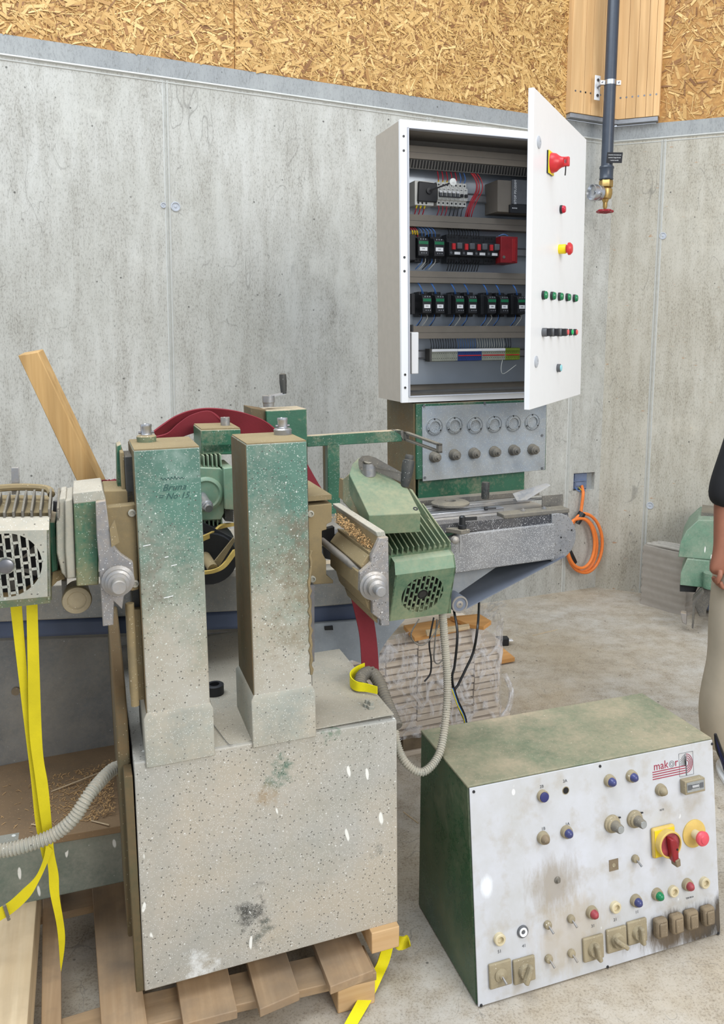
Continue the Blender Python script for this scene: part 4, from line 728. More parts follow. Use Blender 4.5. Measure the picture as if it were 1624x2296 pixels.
for z_ in (0.945, 0.896, 0.525, 0.476, 0.102, 0.054): obj('hole_plug', MB().cyl((FX-.020, -.0035, z_), (FX-.020, -.001, z_), .0045, n=12), 'dev_black', cab)
mp = obj('mounting_plate', MB().box((.016, .222, .05), (CW-.02, .225, CH-.03)), 'plate_zinc', cab, label='bright zinc mounting plate')
PY = .222
def duct(z0, z1, x0=.02, x1=.73, y0=.150, nm='cable_duct'):
    d_ = obj(nm, MB().box((x0, y0+.004, z0+.003), (x1, PY, z1-.003)), 'duct', cab); obj('duct_lid', MB().box((x0, y0, z0), (x1, y0+.004, z1)), 'duct', d_, bevel=.001); obj('lid_groove', MB().box((x0, y0-.0006, (z0+z1)/2-.001), (x1, y0, (z0+z1)/2)), 'duct_dark', d_)
    return d_
D0 = (0.906, 0.954); d0 = duct(*D0)
m = MB()
for i in range(52): x_ = .03+i*.0125; m.pxz([(x_, D0[0]-.032), (x_+.005, D0[0]-.032), (x_+.010, D0[0]-.003), (x_+.005, D0[0]-.003)], .152, .156)
obj('duct_slots', m, 'black_deep', d0); d0.children[-1]['kind'] = 'stuff'; obj('duct_wall', MB().box((.02, .156, D0[0]-.036), (.73, .160, D0[0])), 'duct_dark', d0)
duct(0.657, 0.702); duct(0.446, 0.491); duct(0.232, 0.281, .03)
vd = obj('side_duct', MB().box((.69, .150, .06), (.73, PY, .95)), 'duct_dark', cab); 
for i in range(26): obj('duct_slot', MB().box((.694, .1494, .07+.034*i), (.712, .1502, .087+.034*i)), 'black_deep', vd)
def din(z, x0=.03, x1=.70):
    r_ = obj('mounting_rail', MB().box((x0, PY-.010, z-.0175), (x1, PY, z+.0175)), 'steel', cab, bevel=.001)
    obj('rail_lip', MB().box((x0, PY-.013, z+.012), (x1, PY-.010, z+.0175)).box((x0, PY-.013, z-.0175), (x1, PY-.010, z-.012)), 'dev_grey', r_); r_.children[-1]['kind'] = 'stuff'; return r_
Z1_, Z2_, Z3_, Z4_ = 0.785, 0.58, 0.365, 0.17
for z_ in (Z1_, Z2_, Z3_, Z4_): din(z_)
def wire(pts, mat, r=.0016, parent=None): return obj('wire', MB().tube(smoothpath(pts, 4), r, 5), mat, parent or cab)
# row 1: isolator, breakers, power supply
X_ = lambda px, y: 0
IX0, IX1 = 0.123, 0.202
iso = obj('load_switch', MB().box((IX0-.006, .150, Z1_-.048), (IX1-.006, PY, Z1_+.042)), 'dev_white', cab, bevel=.002, label='white load switch with black square face')
obj('switch_face', MB().pxz([(IX0+.002, Z1_-.036), (IX1+.004, Z1_-.036), (IX1+.004, Z1_+.034), (IX0+.006, Z1_+.038)], .138, .150), 'dev_black', iso, bevel=.003)
sc0 = V((IX0+IX1)/2+.008, .138, Z1_+.004); obj('shaft_seat', MB().lathe(sc0, (0,-1,0), [(0,.012),(.006,.012),(.007,.007)], 16), 'dev_black', iso)
obj('switch_shaft', MB().cyl(sc0+V(0,-.004,0), (0.218,0.03,0.805), .0032, n=8), 'steel_dark', iso); obj('shaft_disc', MB().lathe((0.22,0.03,0.806), (0,-1,0), [(-.003,.0135),(.002,.0135),(.003,.004),(.004,.003)], 24), 'dev_white', iso)
for i in range(3): x_ = IX0+.004+.0165*i; obj('terminal_port', MB().cyl((x_+.004, .1495, Z1_-.040), (x_+.004, .151, Z1_-.040), .0042, n=10), 'dev_black', iso); wire([(x_+.003, .16, Z1_-.048), (x_, .165, Z1_-.065), (x_-.002, .19, Z1_-.10)], 'wire_red', .0022); obj('ferrule', MB().cyl((x_+.003, .16, Z1_-.047), (x_+.001, .163, Z1_-.058), .0032, n=8), 'wire_yellow', iso)
BX = 0.212
def breaker(x, w, black):
    b_ = obj('circuit_breaker', MB().pyz([(.160, Z1_-.044), (PY-.01, Z1_-.044), (PY-.01, Z1_+.044), (.160, Z1_+.044), (.160, Z1_+.025), (.148, Z1_+.023), (.148, Z1_-.023), (.160, Z1_-.025)], x, x+w-.0008), 'dev_white', cab, bevel=.0008)
    obj('rocker', MB().box((x+.003, .138, Z1_-.012), (x+w-.004, .149, Z1_+(.000 if black else .004))), 'dev_black' if black else 'dev_grey', b_, bevel=.001)
    if not black: obj('rocker_cap', MB().box((x+.003, .1375, Z1_+.001), (x+w-.004, .1495, Z1_+.009)), 'label_white', b_, bevel=.001)
    for s_ in (1, -1): obj('terminal_port', MB().cyl((x+w/2, .1592, Z1_+s_*.034), (x+w/2, .161, Z1_+s_*.034), .0036, n=10), 'dev_black', b_)
    obj('breaker_print', MB().box((x+.004, .1476, Z1_+.014), (x+w-.006, .1482, Z1_+.017)), 'ink_grey', b_)
for i in range(7): breaker(BX+.0182*i, .018, i >= 5)
obj('common_bar', MB().box((BX+.002, .134, Z1_-.016), (BX+.09, .139, Z1_-.012)), 'dev_black', cab)
for i in range(7):
    x_ = BX+.009+.0182*i; cl = 'wire_red' if i < 5 else 'wire_blue'
    wire([(x_, .165, Z1_+.043), (x_+.001*(i-3), .158, Z1_+.062), (x_-.004, .17, Z1_+.10)], cl, .0018); wire([(x_, .165, Z1_-.043), (x_-.002*i, .16, Z1_-.062), (x_-.003, .19, Z1_-.095)], 'wire_red' if i < 3 else 'wire_black', .0018)
    if i < 5: obj('ferrule', MB().cyl((x_, .165, Z1_+.040), (x_, .162, Z1_+.052), .003, n=7), 'wire_yellow', cab)
for i, (dx, dy) in enumerate(((0,0), (.006,.004), (.010,-.004), (.026,0), (.016,.006))):
    x_ = BX+.140+dx; wire([(x_-.006, .17, Z1_+.105), (x_+.020, .15+dy, Z1_+.06), (x_+.022, .145+dy, Z1_+.02), (x_+.002, .15, Z1_-.02), (x_-.012, .16, Z1_-.06), (x_-.008, .19, Z1_-.10)], 'wire_red', .0022)
S0_, S1_ = 0.442, 0.521
ps = obj('power_supply', MB().box((S0_+.01, .115, Z1_-.062), (.69, PY, Z1_+.058)), 'duct', cab, bevel=.001, label='large grey power supply with a dark front panel')
obj('power_front', MB().box((S1_-.010, .105, Z1_-.032), (S1_+.07, .115, Z1_+.062)), 'dev_grey', ps, bevel=.002); obj('power_terminals', MB().box((S1_-.020, .100, Z1_-.066), (S1_+.07, .115, Z1_-.034)), 'dev_black', ps, bevel=.001)
text('supply_print', 'SITOP PSU200M', .0135, 'label_white', ps, (S1_+.004, .1045, Z1_+.014), rot=(pi/2, -pi/2, 0))
for i in range(4): obj('terminal_port', MB().box((S1_-.012+.006*i, .0992, Z1_-.050), (S1_-.009+.006*i, .1, Z1_-.046)), 'label_white', ps)
# rows 2 and 3: contactors, motor starters, safety relay
def contactor(x, z, w=.044, h=.054):
    c_ = obj('contactor', MB().pyz([(.158, z-h), (PY-.012, z-h), (PY-.012, z+h), (.158, z+h), (.158, z+.036), (.130, z+.032), (.120, z+.022), (.120, z-.034), (.140, z-.038), (.158, z-.040)], x, x+w-.001), 'dev_black', cab, bevel=.001)
    obj('green_band', MB().box((x+.002, .1190, z+.009), (x+w-.003, .1212, z+.020)), 'dev_green', c_); obj('name_label', MB().box((x+.006, .1186, z-.016), (x+w-.007, .1202, z-.002)), 'label_white', c_)
    text('label_print', 'KM%d' % (1+int(x*40) % 9), .0058, 'ink_grey', c_, (x+w/2-.001, .1183, z-.0085))
    for i in range(3):
        for s_ in (1, -1): obj('terminal_port', MB().cyl((x+.009+.0125*i, .1575, z+s_*(h-.007)), (x+.009+.0125*i, .159, z+s_*(h-.007)), .0042, n=8), 'black_deep', c_)
        obj('terminal_screw', MB().cyl((x+.012+.010*i, .1235, z+.028), (x+.012+.010*i, .131, z+.0285), .0026, n=8), 'steel', c_); obj('terminal_screw', MB().cyl((x+.014+.009*i, .1185, z-.024), (x+.014+.009*i, .121, z-.024), .0022, n=8), 'steel', c_)
    return c_
K1 = (0.118, 0.184)
for x_ in K1: contactor(x_, Z2_)
obj('side_block', MB().box((K1[0]-.030, .14, Z2_-.05), (K1[0]-.002, PY-.012, Z2_+.046)), 'dev_black', cab, bevel=.002)
MX0, MX1 = 0.254, 0.472; mw = (MX1-MX0)/4
for i in range(4):
    x = MX0+mw*i; z = Z2_
    c_ = obj('motor_starter', MB().pyz([(.160, z-.054), (PY-.012, z-.054), (PY-.012, z+.054), (.160, z+.054), (.160, z+.026), (.135, z+.022), (.135, z-.028), (.160, z-.032)], x, x+mw-.001), 'dev_black', cab, bevel=.001)
    obj('red_button', MB().box((x+.011, .126, z-.006), (x+.024, .136, z+.017)), 'red_plastic', c_, bevel=.001); obj('turn_knob', MB().box((x+.030, .122, z-.004), (x+mw-.003, .136, z+.020)), 'dev_grey', c_, bevel=.003)
    obj('name_label', MB().box((x+.022, .1336, z-.024), (x+mw-.008, .1352, z-.014)), 'label_white', c_); obj('dial', MB().cyl((x+.008, .1335, z-.018), (x+.008, .136, z-.018), .005, n=12), 'dev_grey', c_)
    for j in range(3):
        for s_ in (1, -1): obj('terminal_port', MB().cyl((x+.008+.0125*j, .1592, z+s_*.044), (x+.008+.0125*j, .161, z+s_*.044), .0046, n=8), 'black_deep', c_)
SR = 0.462, 0.524
rr = obj('safety_relay', MB().box((SR[0]+.008, .118, Z2_-.052), (SR[1]+.022, PY, Z2_+.050)), 'red_dark', cab, bevel=.002, label='dark red safety relay module'); obj('relay_window', MB().box((SR[1]-.004, .116, Z2_-.046), (SR[1]+.012, .118, Z2_+.042)), 'red_relay', rr, bevel=.001); obj('relay_emblem', MB().cyl((SR[0]+.022, .1165, Z2_-.030), (SR[0]+.022, .118, Z2_-.030), .006, n=16), 'rust_iron', rr)
for px_i, x_ in enumerate((0.135, 0.19, 0.275, 0.331, 0.416, 0.472, 0.551)):
    contactor(x_, Z3_, .0385, .048)
    wire([(x_+.012, .155, Z3_+.04), (x_+.004, .145, Z3_+.06), (x_-.006, .16, Z3_+.085)], 'wire_blue'); wire([(x_+.018, .155, Z3_+.04), (x_+.008, .150, Z3_+.06), (x_-.002, .16, Z3_+.085)], 'wire_blue')
    wire([(x_+.010, .155, Z3_-.04), (x_+.004, .15, Z3_-.06), (x_-.010, .165, Z3_-.085)], 'wire_blue'); wire([(x_+.016, .155, Z3_-.04), (x_+.010, .15, Z3_-.055), (x_-.004, .165, Z3_-.085)], 'wire_black')
    if px_i % 2 == 0: wire([(x_+.032, .155, Z3_-.04), (x_+.030, .145, Z3_-.055), (x_+.016, .165, Z3_-.085)], 'wire_white')
for x_ in (0.102, 0.257, 0.402, 0.539): obj('side_block', MB().box((x_+.001, .155, Z3_-.038), (x_+.016, PY-.012, Z3_+.040)), 'dev_black', cab, bevel=.001)
for i, (x_, cl) in enumerate([(K1[0]-.018+.010*j, 'wire_red') for j in range(3)]): wire([(x_, .165, Z2_+.075), (x_+.006, .15, Z2_+.060), (x_+.010, .155, Z2_+.040)], cl, .002); obj('ferrule', MB().cyl((x_+.005, .150, Z2_+.062), (x_+.009, .153, Z2_+.048), .0032, n=7), 'wire_yellow', cab)
for i in range(5): x_ = K1[0]+.02+.014*i; wire([(x_-.006, .165, Z2_+.078), (x_+.004, .148, Z2_+.062), (x_+.010, .155, Z2_+.042)], 'wire_blue'); wire([(x_+.010, .155, Z2_-.042), (x_+.004, .148, Z2_-.058), (x_-.014, .165, Z2_-.082)], ('wire_blue', 'wire_white', 'wire_black')[i % 3], .0018)
for i in range(12):
    x_ = MX0+.008+.0118*i; wire([(x_, .165, Z2_-.045), (x_-.001, .155, Z2_-.06), (x_-.004, .165, Z2_-.085)], 'wire_black', .002); wire([(x_, .165, Z2_+.045), (x_+.001, .158, Z2_+.06), (x_-.003, .165, Z2_+.08)], 'wire_black', .002)
wire([(SR[0]+.004, .13, Z2_+.052), (SR[0]+.022, .12, Z2_+.058), (SR[0]+.04, .12, Z2_+.052)], 'wire_blue')
# row 4: terminal strip
TX = [0.194, 0.307, 0.415, 0.523, 0.591]
for i, (mt_, n_) in enumerate((('terminal_grey', 12), ('terminal_blue', 11), ('terminal_grey', 11), ('terminal_green', 7))):
    w_ = (TX[i+1]-TX[i])/n_
    for j in range(n_):
        x_ = TX[i]+w_*j; e_ = obj('terminal', MB().pyz([(.168, Z4_-.026), (PY-.012, Z4_-.030), (PY-.012, Z4_+.022), (.178, Z4_+.022), (.168, Z4_+.010)], x_, x_+w_-.0005), mt_, cab, smooth=False)
        obj('terminal_port', MB().cyl((x_+w_/2, .1675, Z4_+.004), (x_+w_/2, .169, Z4_+.004), .0016, n=6), 'black_deep', e_); obj('terminal_port', MB().cyl((x_+w_/2, .1675, Z4_-.016), (x_+w_/2, .169, Z4_-.016), .0016, n=6), 'black_deep', e_)
    obj('marker_strip', MB().box((TX[i], .166, Z4_+.011), (TX[i+1]-.001, .175, Z4_+.021)), 'label_white' if i < 3 else 'terminal_green', cab)
    if i: obj('jumper_comb', MB().box((TX[i]+.003, .1665, Z4_-.008), (TX[i+1]-.004, .168, Z4_-.004)), 'red_plastic', cab)
obj('end_stop', MB().box((TX[0]-.010, .165, Z4_-.028), (TX[0]-.001, PY-.012, Z4_+.022)), 'duct_dark', cab)
r_ = random.Random(4)
for i in range(34):
    x_ = TX[0]+.004+(TX[4]-TX[0]-.03)*i/34; cl = 'wire_black' if i < 11 else 'wire_blue' if i < 19 else 'wire_white' if i < 31 else 'wire_black'
    wire([(x_, .185, Z4_+.020), (x_-.005, .170, Z4_+.036), (x_-.010+.004*r_.random(), .175, Z4_+.066)], cl, .0014)
wire([(0.511,0.17,0.145), (0.494,0.15,0.106), (0.507,0.15,0.088), (0.575,0.17,0.122)], 'wire_white', .0011)
ls = empty('light_fitting', (0,0,0), parent=cab)
LX = [(0.054,0.257),(0.083,0.257),(0.082,0.102),(0.053,0.102)]
obj('diffuser', MB().pxz(LX, .035, .075), 'label_white', ls, bevel=.003, label='slim white plastic light fitting'); obj('lamp_plug', MB().box((LX[0][0]+.002, .045, LX[0][1]+.002), (LX[0][0]+.012, .06, LX[0][1]+.028)), 'dev_black', ls, bevel=.002)
obj('floor_edge', MB().box((.03, .05, FZ0), (CW-.03, .16, FZ0+.006)), 'duct_dark', cab)
# ---- door, hinged on the right, opened towards the viewer
DROT = (rad(0), 0, rad(43.63)); DW = .739
dr = empty('door', (.22, -.51, .005), DROT, cab)
obj('door_leaf', MB().box((0, -.018, 0), (DW, 0, .985)), 'cab_white', dr, bevel=.0015, label='white door leaf'); obj('door_seal', MB().box((.02, 0, .02), (DW-.02, .006, .965)), 'cab_edge', dr)
YF = -.018
def dpt(*a): return a
def dlathe(name, x, z, prof, mat, n=20, lab=None): return obj(name, MB().lathe((x, YF, z), (0,-1,0), prof, n), mat, dr, label=lab)
for x, z in [(0.059,0.836),(0.068,0.152)]: dlathe('door_lock', x, z, [(0,.019),(.003,.019),(.006,.012),(.006,.004),(.004,.003)], 'cap_grey', 24)
x, z = 0.192, 0.797
obj('switch_plate', MB().box((x-.032, YF-.005, z-.036), (x+.034, YF, z+.036)), 'dev_black', dr, bevel=.001); obj('switch_plate_face', MB().box((x-.032, YF-.008, z-.036), (x+.034, YF-.005, z+.036)), 'yellow_plastic', dr, bevel=.001, label='yellow main switch plate')
dlathe('main_switch_knob', x, z, [(.008,.032),(.012,.032),(.024,.029),(.034,.021),(.042,.017),(.050,.016)], 'red_plastic', 24, 'red knob of the main switch')
obj('switch_grip', MB().obox((x, YF-.050, z), (.016, .034, .030)), 'red_plastic', dr, bevel=.003); obj('padlock_tab', MB().obox((x+.002, YF-.056, z), (.020, .010, .014)), 'cap_grey', dr, bevel=.001)
obj('padlock_wire', MB().tube(smoothpath([(x, YF-.055, z-.012), (x+.002, YF-.054, z-.03), (x+.006, YF-.052, z-.042)]), .002, 6), 'wire_black', dr)
x, z = 0.353, 0.671; dlathe('lamp_bezel', x, z, [(0,.0145),(.007,.0145),(.008,.013)], 'dev_black'); dlathe('red_lamp', x, z, [(.006,.0130),(.013,.0130),(.018,.010),(.019,.004)], 'red_lens', 20, 'red indicator lamp')
x, z = 0.345, 0.535; dlathe('estop_collar', x, z, [(0,.0165),(.022,.0165),(.026,.0145)], 'yellow_plastic', 24, 'yellow collar'); dlathe('estop_button', x, z, [(.024,.013),(.030,.014),(.033,.0215),(.039,.0215),(.046,.015),(.048,.005)], 'red_plastic', 24, 'red mushroom button')
for x, z in [(0.136,0.368),(0.246,0.37),(0.351,0.372),(0.464,0.374),(0.578,0.375)]: dlathe('lamp_bezel', x, z, [(0,.0145),(.008,.0145),(.009,.013)], 'dev_black'); dlathe('green_lamp', x, z, [(.007,.0132),(.013,.0132),(.017,.010),(.018,.004)], 'green_lens')
for x, z in [(0.144,0.247),(0.243,0.247),(0.348,0.247)]: dlathe('selector_bezel', x, z, [(0,.0145),(.014,.0145),(.016,.0135)], 'dev_grey'); obj('selector_grip', MB().obox((x, YF-.024, z), (.010, .018, .026)), 'dev_black', dr, bevel=.002)
for (x, z), cl in zip([(0.454,0.248),(0.524,0.248),(0.597,0.248)], ('coral', 'green_button', 'coral')): dlathe('double_button_bezel', x, z, [(0,.0125),(.010,.0125)], 'dev_black'); dlathe('push_button', x, z, [(.010,.0095),(.014,.0095),(.0155,.007)], cl)
x, z = 0.352, 0.121; dlathe('button_bezel', x, z, [(0,.0145),(.011,.0145),(.013,.0125)], 'dev_grey'); dlathe('reset_button', x, z, [(.012,.012),(.016,.011),(.0165,.004)], 'cyan_cap', 20, 'pale blue push button')
m = MB()
for z_ in (.52, .40, .24): obj('document_clip', MB().tube([(DW-.012, .008, z_), (DW-.03, .03, z_), (DW-.03, .03, z_-.085), (DW-.012, .008, z_-.085)], .002, 6), 'cap_grey', dr)

# ================================================================ old control console on the floor
con = empty('control_console', (.212, 1.832, 0), (0, 0, rad(20.546)))
tag(con, 'dusty green control console with a sloping white switch panel standing on the floor', 'console')
W_ = .764
obj('console_body', MB().pyz([(.004,.004),(.393,.004),(.393,.545),(.083,.545)], .001, W_-.001), 'console_green', con, bevel=.003, label='dark green painted sheet body')
obj('console_lid', MB().box((0, .080, .541), (W_, .394, .5475)), 'console_top', con, bevel=.002, label='lid covered in dust and rubbed green patches')
pan = obj('front_panel', MB().box((.003, -.004, .004), (W_-.002, 0, .549)), 'console_panel', con, bevel=.001, rot=(rad(-8.233), 0, 0), loc=(0,0,0), label='scratched white front panel')
YP = -.004
def cl_(name, x, z, prof, mat, n=20, label=None): return obj(name, MB().lathe((x, YP, z), (0,-1,0), prof, n), mat, pan, label=label)
for x, z in [(0.014,0.539),(0.387,0.539),(0.76,0.538),(0.011,0.006),(0.385,0.006),(0.754,0.005)]: cl_('panel_screw', x, z, [(0,.004),(.002,.0035)], 'dev_black', 10)
def dome(x, z, lens, lab): o = cl_('lamp_socket', x, z, [(0,.0165),(.004,.0165),(.012,.015),(.013,.0125)], 'switch_tan', 22); cl_('lamp_dome', x, z, [(.011,.0118),(.020,.0108),(.026,.0065),(.028,.002)], lens, 20, lab)
B_ = [(0.208,0.494)][0]; cl_('button_ring', *B_, [(0,.0155),(.008,.0155),(.011,.0145)], 'switch_tan'); cl_('push_button', *B_, [(.010,.0125),(.014,.0125),(.015,.009)], 'navy', 22, 'flat dark blue push button')
B_ = [(0.279,0.494)][0]; cl_('empty_hole', *B_, [(0,.0105),(.0006,.0105)], 'switch_tan'); cl_('hole_inside', *B_, [(0,.0085),(.0009,.0085)], 'black_deep')
for (x, z), l_, lab in zip([(0.413,0.497),(0.483,0.497),(0.576,0.443),(0.274,0.388),(0.204,0.387),(0.341,0.163),(0.48,0.162),(0.55,0.163),(0.652,0.167)], ('blue_cap', 'blue_cap', 'switch_tan', 'blue_cap', 'boot_brown', 'red_dusty', 'blue_cap', 'green_lens', 'red_dusty'), ('blue dome', 'blue dome', 'dusty cream dome', 'blue dome', 'dark worn dome', 'reddish dome', 'blue dome', 'green dome', 'reddish dome')): dome(x, z, l_, lab)
for x, z in [(0.414,0.16),(0.603,0.16),(0.71,0.16),(0.067,0.16)]: cl_('open_lamp_socket', x, z, [(0,.0150),(.010,.0150),(.012,.0130),(.012,.0090),(.004,.0085),(.002,.004)], 'cream', 22)
x, z = 0.135, 0.161; cl_('key_socket', x, z, [(0,.0155),(.004,.0155),(.005,.013)], 'dev_grey'); cl_('socket_core', x, z, [(.004,.0115),(.008,.0105),(.006,.006),(.002,.004)], 'label_white')
for x, z in [(0.416,0.381),(0.488,0.38)]:
    cl_('dial_ring', x, z, [(0,.0235),(.006,.0235),(.009,.0195),(.014,.0190),(.016,.016)], 'switch_tan', 28); cl_('dial_knob', x, z, [(.015,.0150),(.022,.0135),(.040,.0115),(.042,.010)], 'rust_iron', 14); cl_('dial_cap', x, z, [(.042,.0095),(.0435,.009)], 'clear_grey')
    obj('dial_pointer', MB().obox((x+.022, YP-.006, z+.014), (.006,.004,.003)), 'dev_black', pan)
x, z = 0.678, 0.441; hc_ = obj('hour_counter', MB().box((x-.034, YP-.022, z-.019), (x+.034, YP, z+.019)), 'switch_tan', pan, bevel=.002, label='small hour counter with a glass window'); obj('counter_window', MB().box((x-.029, YP-.024, z-.012), (x+.029, YP-.022, z+.014)), 'clear_grey', hc_); obj('counter_digits', MB().box((x-.014, YP-.0248, z-.004), (x+.012, YP-.024, z+.007)), 'dev_grey', hc_)
text('counter_print', '00000', .009, 'label_white', hc_, (x-.001, YP-.025, z+.0015)); 
for dx in (-.021, .020): obj('counter_pad', MB().box((x+dx-.006, YP-.0248, z-.006), (x+dx+.006, YP-.024, z+.008)), 'dev_grey', hc_)
# main switch and emergency stop
x, z = 0.575, 0.305
obj('switch_plate', MB().box((x-.037, YP-.014, z-.041), (x+.037, YP, z+.041)), 'yellow_dusty', pan, bevel=.006, label='yellow main switch plate'); 
obj('plate_face', MB().box((x-.033, YP-.0155, z-.036), (x+.033, YP-.014, z+.036)), 'yellow_sat', pan, bevel=.002)
cl_('switch_rim', x+.003, z, [(.014,.036),(.034,.0365),(.036,.035),(.036,.032),(.030,.0315)], 'yellow_dusty', 32); cl_('switch_disc', x+.003, z, [(.028,.0315),(.031,.031)], 'red_dusty', 32, 'red disc')
hd = MB().pxz([(x-.010, z+.026), (x+.008, z+.020), (x+.016, z+.004), (x+.015, z-.040), (x+.004, z-.044), (x-.003, z-.036), (x-.008, z+.004)], YP-.052, YP-.030); obj('switch_handle', hd, 'red_dark', pan, bevel=.004, label='grimy dark red handle'); obj('handle_tip', MB().pxz([(x+.016, z-.030), (x+.017, z-.050), (x+.004, z-.052), (x+.001, z-.034)], YP-.056, YP-.032), 'boot_brown', pan, bevel=.002)
obj('lock_hole', MB().cyl((x+.010, YP-.0528, z-.006), (x+.010, YP-.0515, z-.006), .003, n=10), 'black_deep', pan)
x, z = 0.684, 0.301; cl_('stop_disc', x, z, [(0,.0385),(.003,.0385),(.004,.037)], 'yellow_dusty', 36, 'dusty yellow disc behind the stop button'); cl_('stop_stem', x, z, [(.003,.013),(.022,.0125),(.026,.011)], 'cream'); cl_('stop_button', x, z, [(.024,.012),(.030,.019),(.037,.0205),(.041,.018),(.043,.012),(.045,.011),(.046,.004)], 'pink_red', 24, 'faded red mushroom button')
def toggle(x, z, k=1): cl_('toggle_collar', x, z, [(0,.010*k),(.004,.011*k),(.010,.0095*k),(.012,.006*k)], 'switch_tan', 12); obj('toggle_lever', MB().cyl((x, YP-.010, z), (x+.004, YP-.026, z-.012), .0022, .0032, n=10), 'steel_dusty', pan)
for x, z in [(0.484,0.274),(0.207,0.162),(0.277,0.161),(0.206,0.075),(0.274,0.072)]: toggle(x, z)
x, z = 0.417, 0.27; obj('blanking_label', MB().box((x-.0145, YP-.001, z-.015), (x+.0145, YP, z+.015)), 'boot_brown', pan); cl_('label_stud', x, z-.001, [(0,.006),(.002,.005)], 'switch_tan', 14)
x, z = 0.243, 0.268; cl_('stained_screw', x, z, [(0,.009),(.002,.009),(.004,.005),(.009,.0045)], 'rust_iron', 14)
def square(x, z, kind, a):
    s_ = obj('rotary_switch', MB().box((x-.031, YP-.009, z-.031), (x+.031, YP, z+.031)), 'switch_tan', pan, bevel=.003)
    if kind: obj('switch_knob', MB().lathe((x, YP-.009, z), (0,-1,0), [(0,.019),(.008,.018),(.012,.016)], 20), 'switch_tan', s_); g_ = MB().obox((0, 0, 0), (.012, .018, .046)); obj('knob_grip', g_, 'switch_tan', s_, bevel=.004, loc=(x, YP-.028, z), rot=(0, rad(a), 0))
    else: obj('toggle_ring', MB().lathe((x, YP-.009, z), (0,-1,0), [(0,.017),(.003,.017),(.004,.013),(.006,.008),(.010,.006)], 20), 'switch_tan', s_); obj('toggle_lever', MB().cyl((x, YP-.018, z), (x+.003, YP-.034, z-.010), .0022, .0034, n=10), 'steel_dusty', s_)
for (x, z), k_, a in zip([(0.065,0.073),(0.133,0.066),(0.34,0.07),(0.413,0.075),(0.479,0.08)], (0, 1, 1, 1, 1), (0, 25, -12, -50, -4)): square(x, z, k_, a)
for x, z in [(0.55,0.077),(0.603,0.076),(0.653,0.075),(0.709,0.073)]:
    bt_ = obj('rubber_boot', MB().box((x-.019, YP-.024, z-.025), (x+.019, YP, z+.026)), 'boot_brown', pan, bevel=.007); obj('boot_pad', MB().box((x-.012, YP-.029, z-.018), (x+.012, YP-.023, z+.018)), 'boot_brown', bt_, bevel=.004)
# writing on the panel
def ptxt(s, x, z, size, mat='ink_grey', **kw): return text('panel_print', s, size, mat, pan, (x, YP-.0003, z), **kw)
for s_, (x, z) in zip(('2B', '2A', '1B', '1A', '41', '31', '21', '11', 'RETE', '51', 'TERMICA'), [(0.208,0.517),(0.278,0.519),(0.208,0.408),(0.28,0.406),(0.138,0.123),(0.345,0.124),(0.415,0.124),(0.485,0.128),(0.58,0.386),(0.068,0.126),(0.661,0.127)]): ptxt(s_, x, z, .011 if len(s_) < 3 else .0065, 'dev_grey')
x0, z0 = 0.557, 0.501; x1, z1 = 0.636, 0.502
sl = (z1-z0)/(x1-x0)
def lz(x): return z0+sl*(x-x0)*0
lg = ptxt('mak', (x0+.001), lz(x0)+.006, .031, 'maroon_ink', align='LEFT', sx=.95); ptxt('r', x0+.072, lz(x0)+.006, .031, 'maroon_ink', align='LEFT', sx=.95)
for r__ in (.0085, .0045): obj('logo_ring', MB().tube([(x0+.062+r__*cos(a), YP-.0005, lz(x0)+.0045+r__*sin(a)) for a in [2*pi*i/24 for i in range(25)]], .0006, 4), 'dev_grey', pan)
zz = lz(x0)-.008
for i in range(4): obj('logo_line', MB().box((x0-.003, YP-.0006, zz-.0065*i-.0012), (x0+(.108 if i < 5 else 0), YP-.0001, zz-.0065*i+.0012)), 'maroon_ink', pan)
ex, ez = 0.668, 0.498; ez += 0
for (a, b_) in (((-.024,-.033),(-.024,.031)), ((.024,-.033),(.024,.031)), ((-.024,.031),(.024,.031)), ((-.024,-.033),(.024,-.033))): obj('emblem_frame', MB().tube([(ex+a[0], YP-.0004, ez+a[1]), (ex+b_[0], YP-.0004, ez+b_[1])], .0005, 4), 'dev_grey', pan)
obj('emblem_trunk', MB().box((ex-.0025, YP-.0006, ez-.033), (ex+.0012, YP-.0001, ez+.02)), 'dev_grey', pan)
for i in range(9): a = pi*.5+.12+i*.19; obj('emblem_branch', MB().tube([(ex-.001, YP-.0005, ez+.002-.001*i), (ex-.001+cos(a)*.012, YP-.0005, ez+.006-.001*i+sin(a)*.012), (ex-.001+cos(a-.15)*.022, YP-.0005, ez+.007-.001*i+sin(a-.15)*.022)], .0005, 4), 'ink', pan)
for r__ in (.0075, .0122, .0168, .0212): obj('emblem_arc', MB().tube([(ex+.001+r__*.95*cos(a), YP-.0005, ez+.001+r__*1.2*sin(a)) for a in [-pi/2+pi*i/20 for i in range(21)]], .0010, 4), 'maroon_ink', pan)
# ---- blue cables bundled behind the console
bc = empty('cable_bundle', (1.255,2.947,0)); tag(bc, 'tangle of dark blue cables hanging behind the right end of the console', 'cable'); BO = V(bc.location)
for i in range(7):
    r_ = random.Random(i); s_ = V((0.931,2.231,0.5))-BO; pts = [s_+V(.01,.02,.02), s_+V(.03+.01*i,.03,-.05-.02*i), s_+V(.08+.02*r_.random(),.03+.02*i,-.10-.05*r_.random()), s_+V(.16,.05+.02*i,-.06-.07*r_.random()), s_+V(.3,.1,-.2+.03*i)]
    obj('cable', MB().tube(smoothpath(pts), .0045, 7), 'navy' if i % 3 else 'wire_black', bc)

